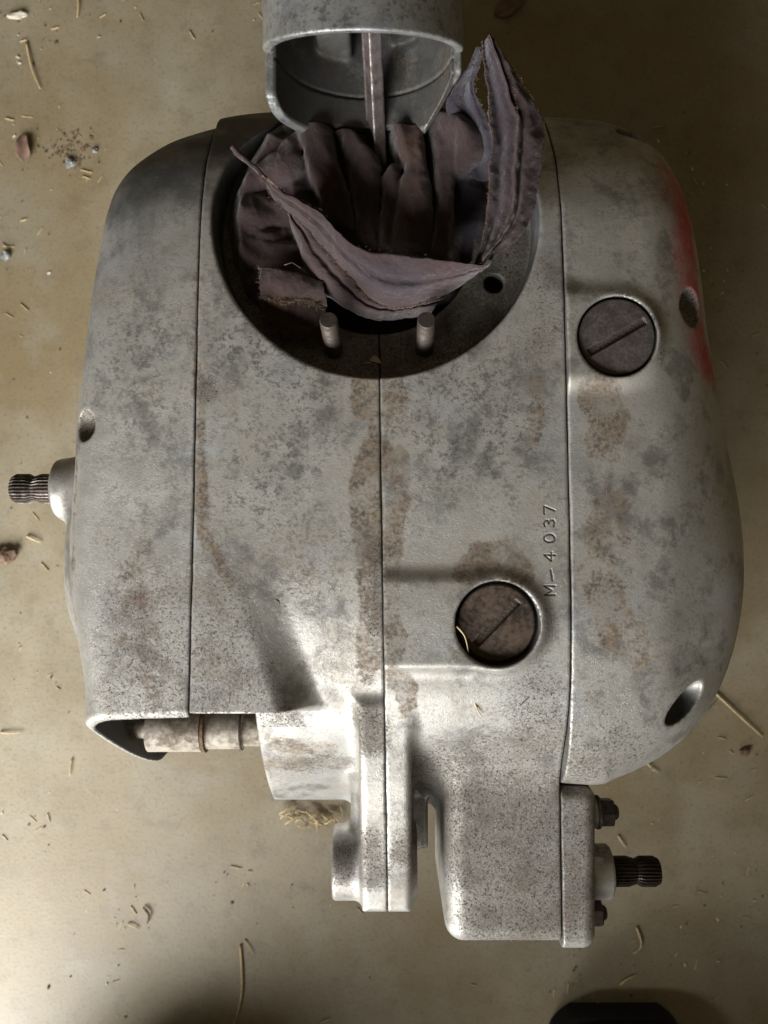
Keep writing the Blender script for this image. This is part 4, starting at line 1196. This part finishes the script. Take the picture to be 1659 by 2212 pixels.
# nest of straw under the gearbox
bits = []
for _ in range(46):
    t = rng.random()
    c = Vector(W(610 + 120 * t + rng.uniform(-14, 14), 1738 + 22 * t + rng.gauss(0, 10) + 24 * math.sin(3.1 * t), 1.5 + rng.random() * 6))
    a = rng.gauss(-0.35, .7); L = rng.uniform(4, 15)
    d = Vector((math.cos(a), math.sin(a), rng.uniform(-.15, .15))) * L
    bits.append(tube([c - d / 2, c + Vector((0, 0, rng.uniform(0, 1.2))) , c + d / 2], rng.uniform(.3, .7), 4))
V, F = join_vf(*bits)
o0 = Vector(W(670, 1755, 0))
ns = link('straw_nest', mesh_from([tuple(Vector(v) - o0) for v in V], F), None, M['straw'])
ns.location = o0 * MM
tag(ns, 'tangle of dry straw on the floor behind the gearbox', 'straw', kind='stuff')

# two pale flakes on the flange
def flake(pts, z, label):
    P = [W(a, b, z) for a, b in pts]; o = Vector(P[0])
    V, F = slab([(p[0] - o.x, p[1] - o.y) for p in P], 0, .5)
    ob = link('paint_flake', mesh_from(V, F, smooth=False), None, M['flake']); ob.location = o * MM
    return tag(ob, label, 'flake', 'pale flakes on the cylinder flange')
flake([(778, 785), (800, 782), (803, 798), (796, 803), (781, 803)], 222.6, 'squarish pale flake lying on the dark flange, left one')
flake([(797, 778), (808, 768), (818, 774), (824, 786), (814, 783), (806, 782)], 222.9, 'winged pale flake lying on the dark flange, right one')

# loose grit and chaff on the floor
bm_v = {'straw': [], 'dark': [], 'chip': []}
CLUMPS = [W2(*q, 0) for q in ((60, 90), (150, 320), (90, 40), (300, 60), (60, 330), (30, 520), (40, 1060), (60, 1480), (90, 1750), (180, 2120), (300, 1990), (520, 1900), (1430, 330), (1500, 420), (1560, 600), (1640, 820), (1600, 1650), (1560, 1950), (1250, 2120), (1450, 2080))]
for _ in range(430):
    x, y = rng.uniform(-285, 285), rng.uniform(-380, 380)
    if rng.random() < .55:
        cx_, cy_ = CLUMPS[rng.randrange(len(CLUMPS))]
        x, y = rng.gauss(cx_, 16), rng.gauss(cy_, 16)
    kind = rng.choices(['straw', 'dark', 'chip'], (.34, .26, .40))[0]
    L = {'straw': rng.uniform(.8, 4.5), 'dark': rng.choice((.35, .5, .6, 1.1)) * rng.uniform(.7, 1.2), 'chip': rng.choice((.3, .4, .6, 1.3)) * rng.uniform(.7, 1.2)}[kind]
    a = rng.uniform(0, 6.28); wd = {'straw': .28, 'dark': L * .7, 'chip': L * .5}[kind]
    ca, sa = math.cos(a), math.sin(a)
    q = [(x + u * ca - v * sa, y + u * sa + v * ca) for u, v in ((-L, -wd * .6), (L * .7, -wd), (L, wd * .5), (-L * .6, wd))]
    bm_v[kind].append(slab(q, 0.1, 0.1 + rng.uniform(.3, .9)))
for k, nm, lb in (('straw', 'chaff', 'fine straw chaff scattered over the floor'), ('dark', 'grit', 'dark grit scattered over the floor'), ('chip', 'pale_grit', 'pale grains scattered over the floor')):
    V, F = join_vf(*bm_v[k])
    tag(link(nm, mesh_from(V, F, smooth=False), None, M[k]), lb, 'debris', kind='stuff')
# crumbs of dirt on the engine castings are part of its dirt
# patch of soil in the upper left
bits = []
for _ in range(110):
    x, y = W2(150 + rng.gauss(0, 26), 325 + rng.gauss(0, 20), 0)
    r = rng.choice((.4, .5, .7, 1.3)) * rng.uniform(.7, 1.2); a = rng.random() * 6
    q = [(x + r * math.cos(a + k), y + r * math.sin(a + k)) for k in (0, 1.3, 2.4, 3.6, 5.0)]
    bits.append(slab(q, 0.05, rng.uniform(.3, .8)))
V, F = join_vf(*bits)
tag(link('soil_crumbs', mesh_from(V, F, smooth=False), None, M['soil']), 'patch of brown soil crumbs at upper left', 'dirt', kind='stuff')

# ================================================================== THE PHOTOGRAPHER'S FOOT
M['shoe'] = plain('black_knit_fabric', (0.003, 0.003, 0.003), (0.006, 0.0055, 0.005), 0.95, 1500, 0.8)
M['sole'] = plain('black_rubber', (0.003, 0.003, 0.003), (0.005, 0.005, 0.005), 0.95, 500, 0.3)
M['trouser'] = plain('dark_trouser_cloth', (0.030, 0.024, 0.020), (0.045, 0.036, 0.030), 0.95, 800, 0.5)
def make_person():
    px, py = 166.0, -359.0
    root = empty('person', (px, py - 180, 0))
    tag(root, 'black shoe toe of a person at the lower right edge of the floor', 'person')
    def shoe(cx, toe_y, zb, zt_, mat, nm, parent, grow=0.0):
        wid = curve([(0, 33), (8, 43), (30, 50), (90, 48), (150, 40), (230, 38), (262, 34), (285, 26)], 4)
        hgt = curve([(0, 26), (10, 40), (30, 52), (80, 62), (140, 84), (180, 100), (285, 100)], 5)
        V, F = [], []
        rows = [0.0, .8, 2.5, 5, 9, 14, 22, 34, 50, 70, 100, 140, 180, 230, 262, 280, 285]
        nseg = 20
        for t in rows:
            wv = float(wid(t)) * (1 if t > 0 else .9) + grow; h = float(hgt(t)) if zt_ is None else zt_
            for k in range(nseg + 1):
                a = math.pi * k / nseg
                ex = 0.55 if zt_ is None else 0.25
                V.append((cx + wv * math.copysign(abs(math.cos(a)) ** ex, math.cos(a)) - px, toe_y - t + grow * (1 if t == 0 else 0) + (0) - (py - 180), zb + (h - zb) * math.sin(a) ** (.6 if zt_ is None else .3)))
        n = nseg + 1
        for i in range(len(rows) - 1):
            for k in range(nseg):
                a = i * n + k; F.append((a, a + 1, a + n + 1, a + n))
            F.append((i * n + n - 1, i * n, (i + 1) * n, (i + 1) * n + n - 1))
        F += [tuple(range(n)), tuple((len(rows) - 1) * n + k for k in range(n))]
        return part(nm, (V, F), mat, parent, True, 60)
    def cap(x, y, z, a, b, ra, rb_):
        a, b = np.array(a, float), np.array(b, float); e = b - a
        t = np.clip(((x - a[0]) * e[0] + (y - a[1]) * e[1] + (z - a[2]) * e[2]) / (e @ e), 0, 1)
        return np.sqrt((x - a[0] - t * e[0]) ** 2 + (y - a[1] - t * e[1]) ** 2 + (z - a[2] - t * e[2]) ** 2) - (ra + t * (rb_ - ra))
    def trousers(x, y, z):
        d = smin(cap(x, y, z, (px, -570, 95), (195, -500, 455), 52, 72), cap(x, y, z, (195, -500, 455), (85, -730, 430), 76, 105), 30)
        e = smin(cap(x, y, z, (-185, -820, 60), (-195, -492, 80), 50, 76), cap(x, y, z, (-195, -492, 84), (-80, -730, 430), 84, 118), 30)
        d = smin(smin(d, e, 60), cap(x, y, z, (-40, -740, 450), (60, -740, 450), 135, 135), 80)
        return np.maximum(np.maximum(d, z - 560), 2 - z) + 2.5 * np.sin(x * .05 + z * .09) * np.sin(y * .06)
    V, Q = polygonise(trousers, (-340, -960, -4), (330, -380, 580), 8.0, 2)
    link('trousers', fast_mesh(V - np.array([px, py - 180, 0.0]), Q), root, M['trouser'])
    s = shoe(px, py, 14, None, M['shoe'], 'shoe', root)
    shoe(px, py + 1.5, 0.3, 20, M['sole'], 'sole', s, 2.0)
make_person()
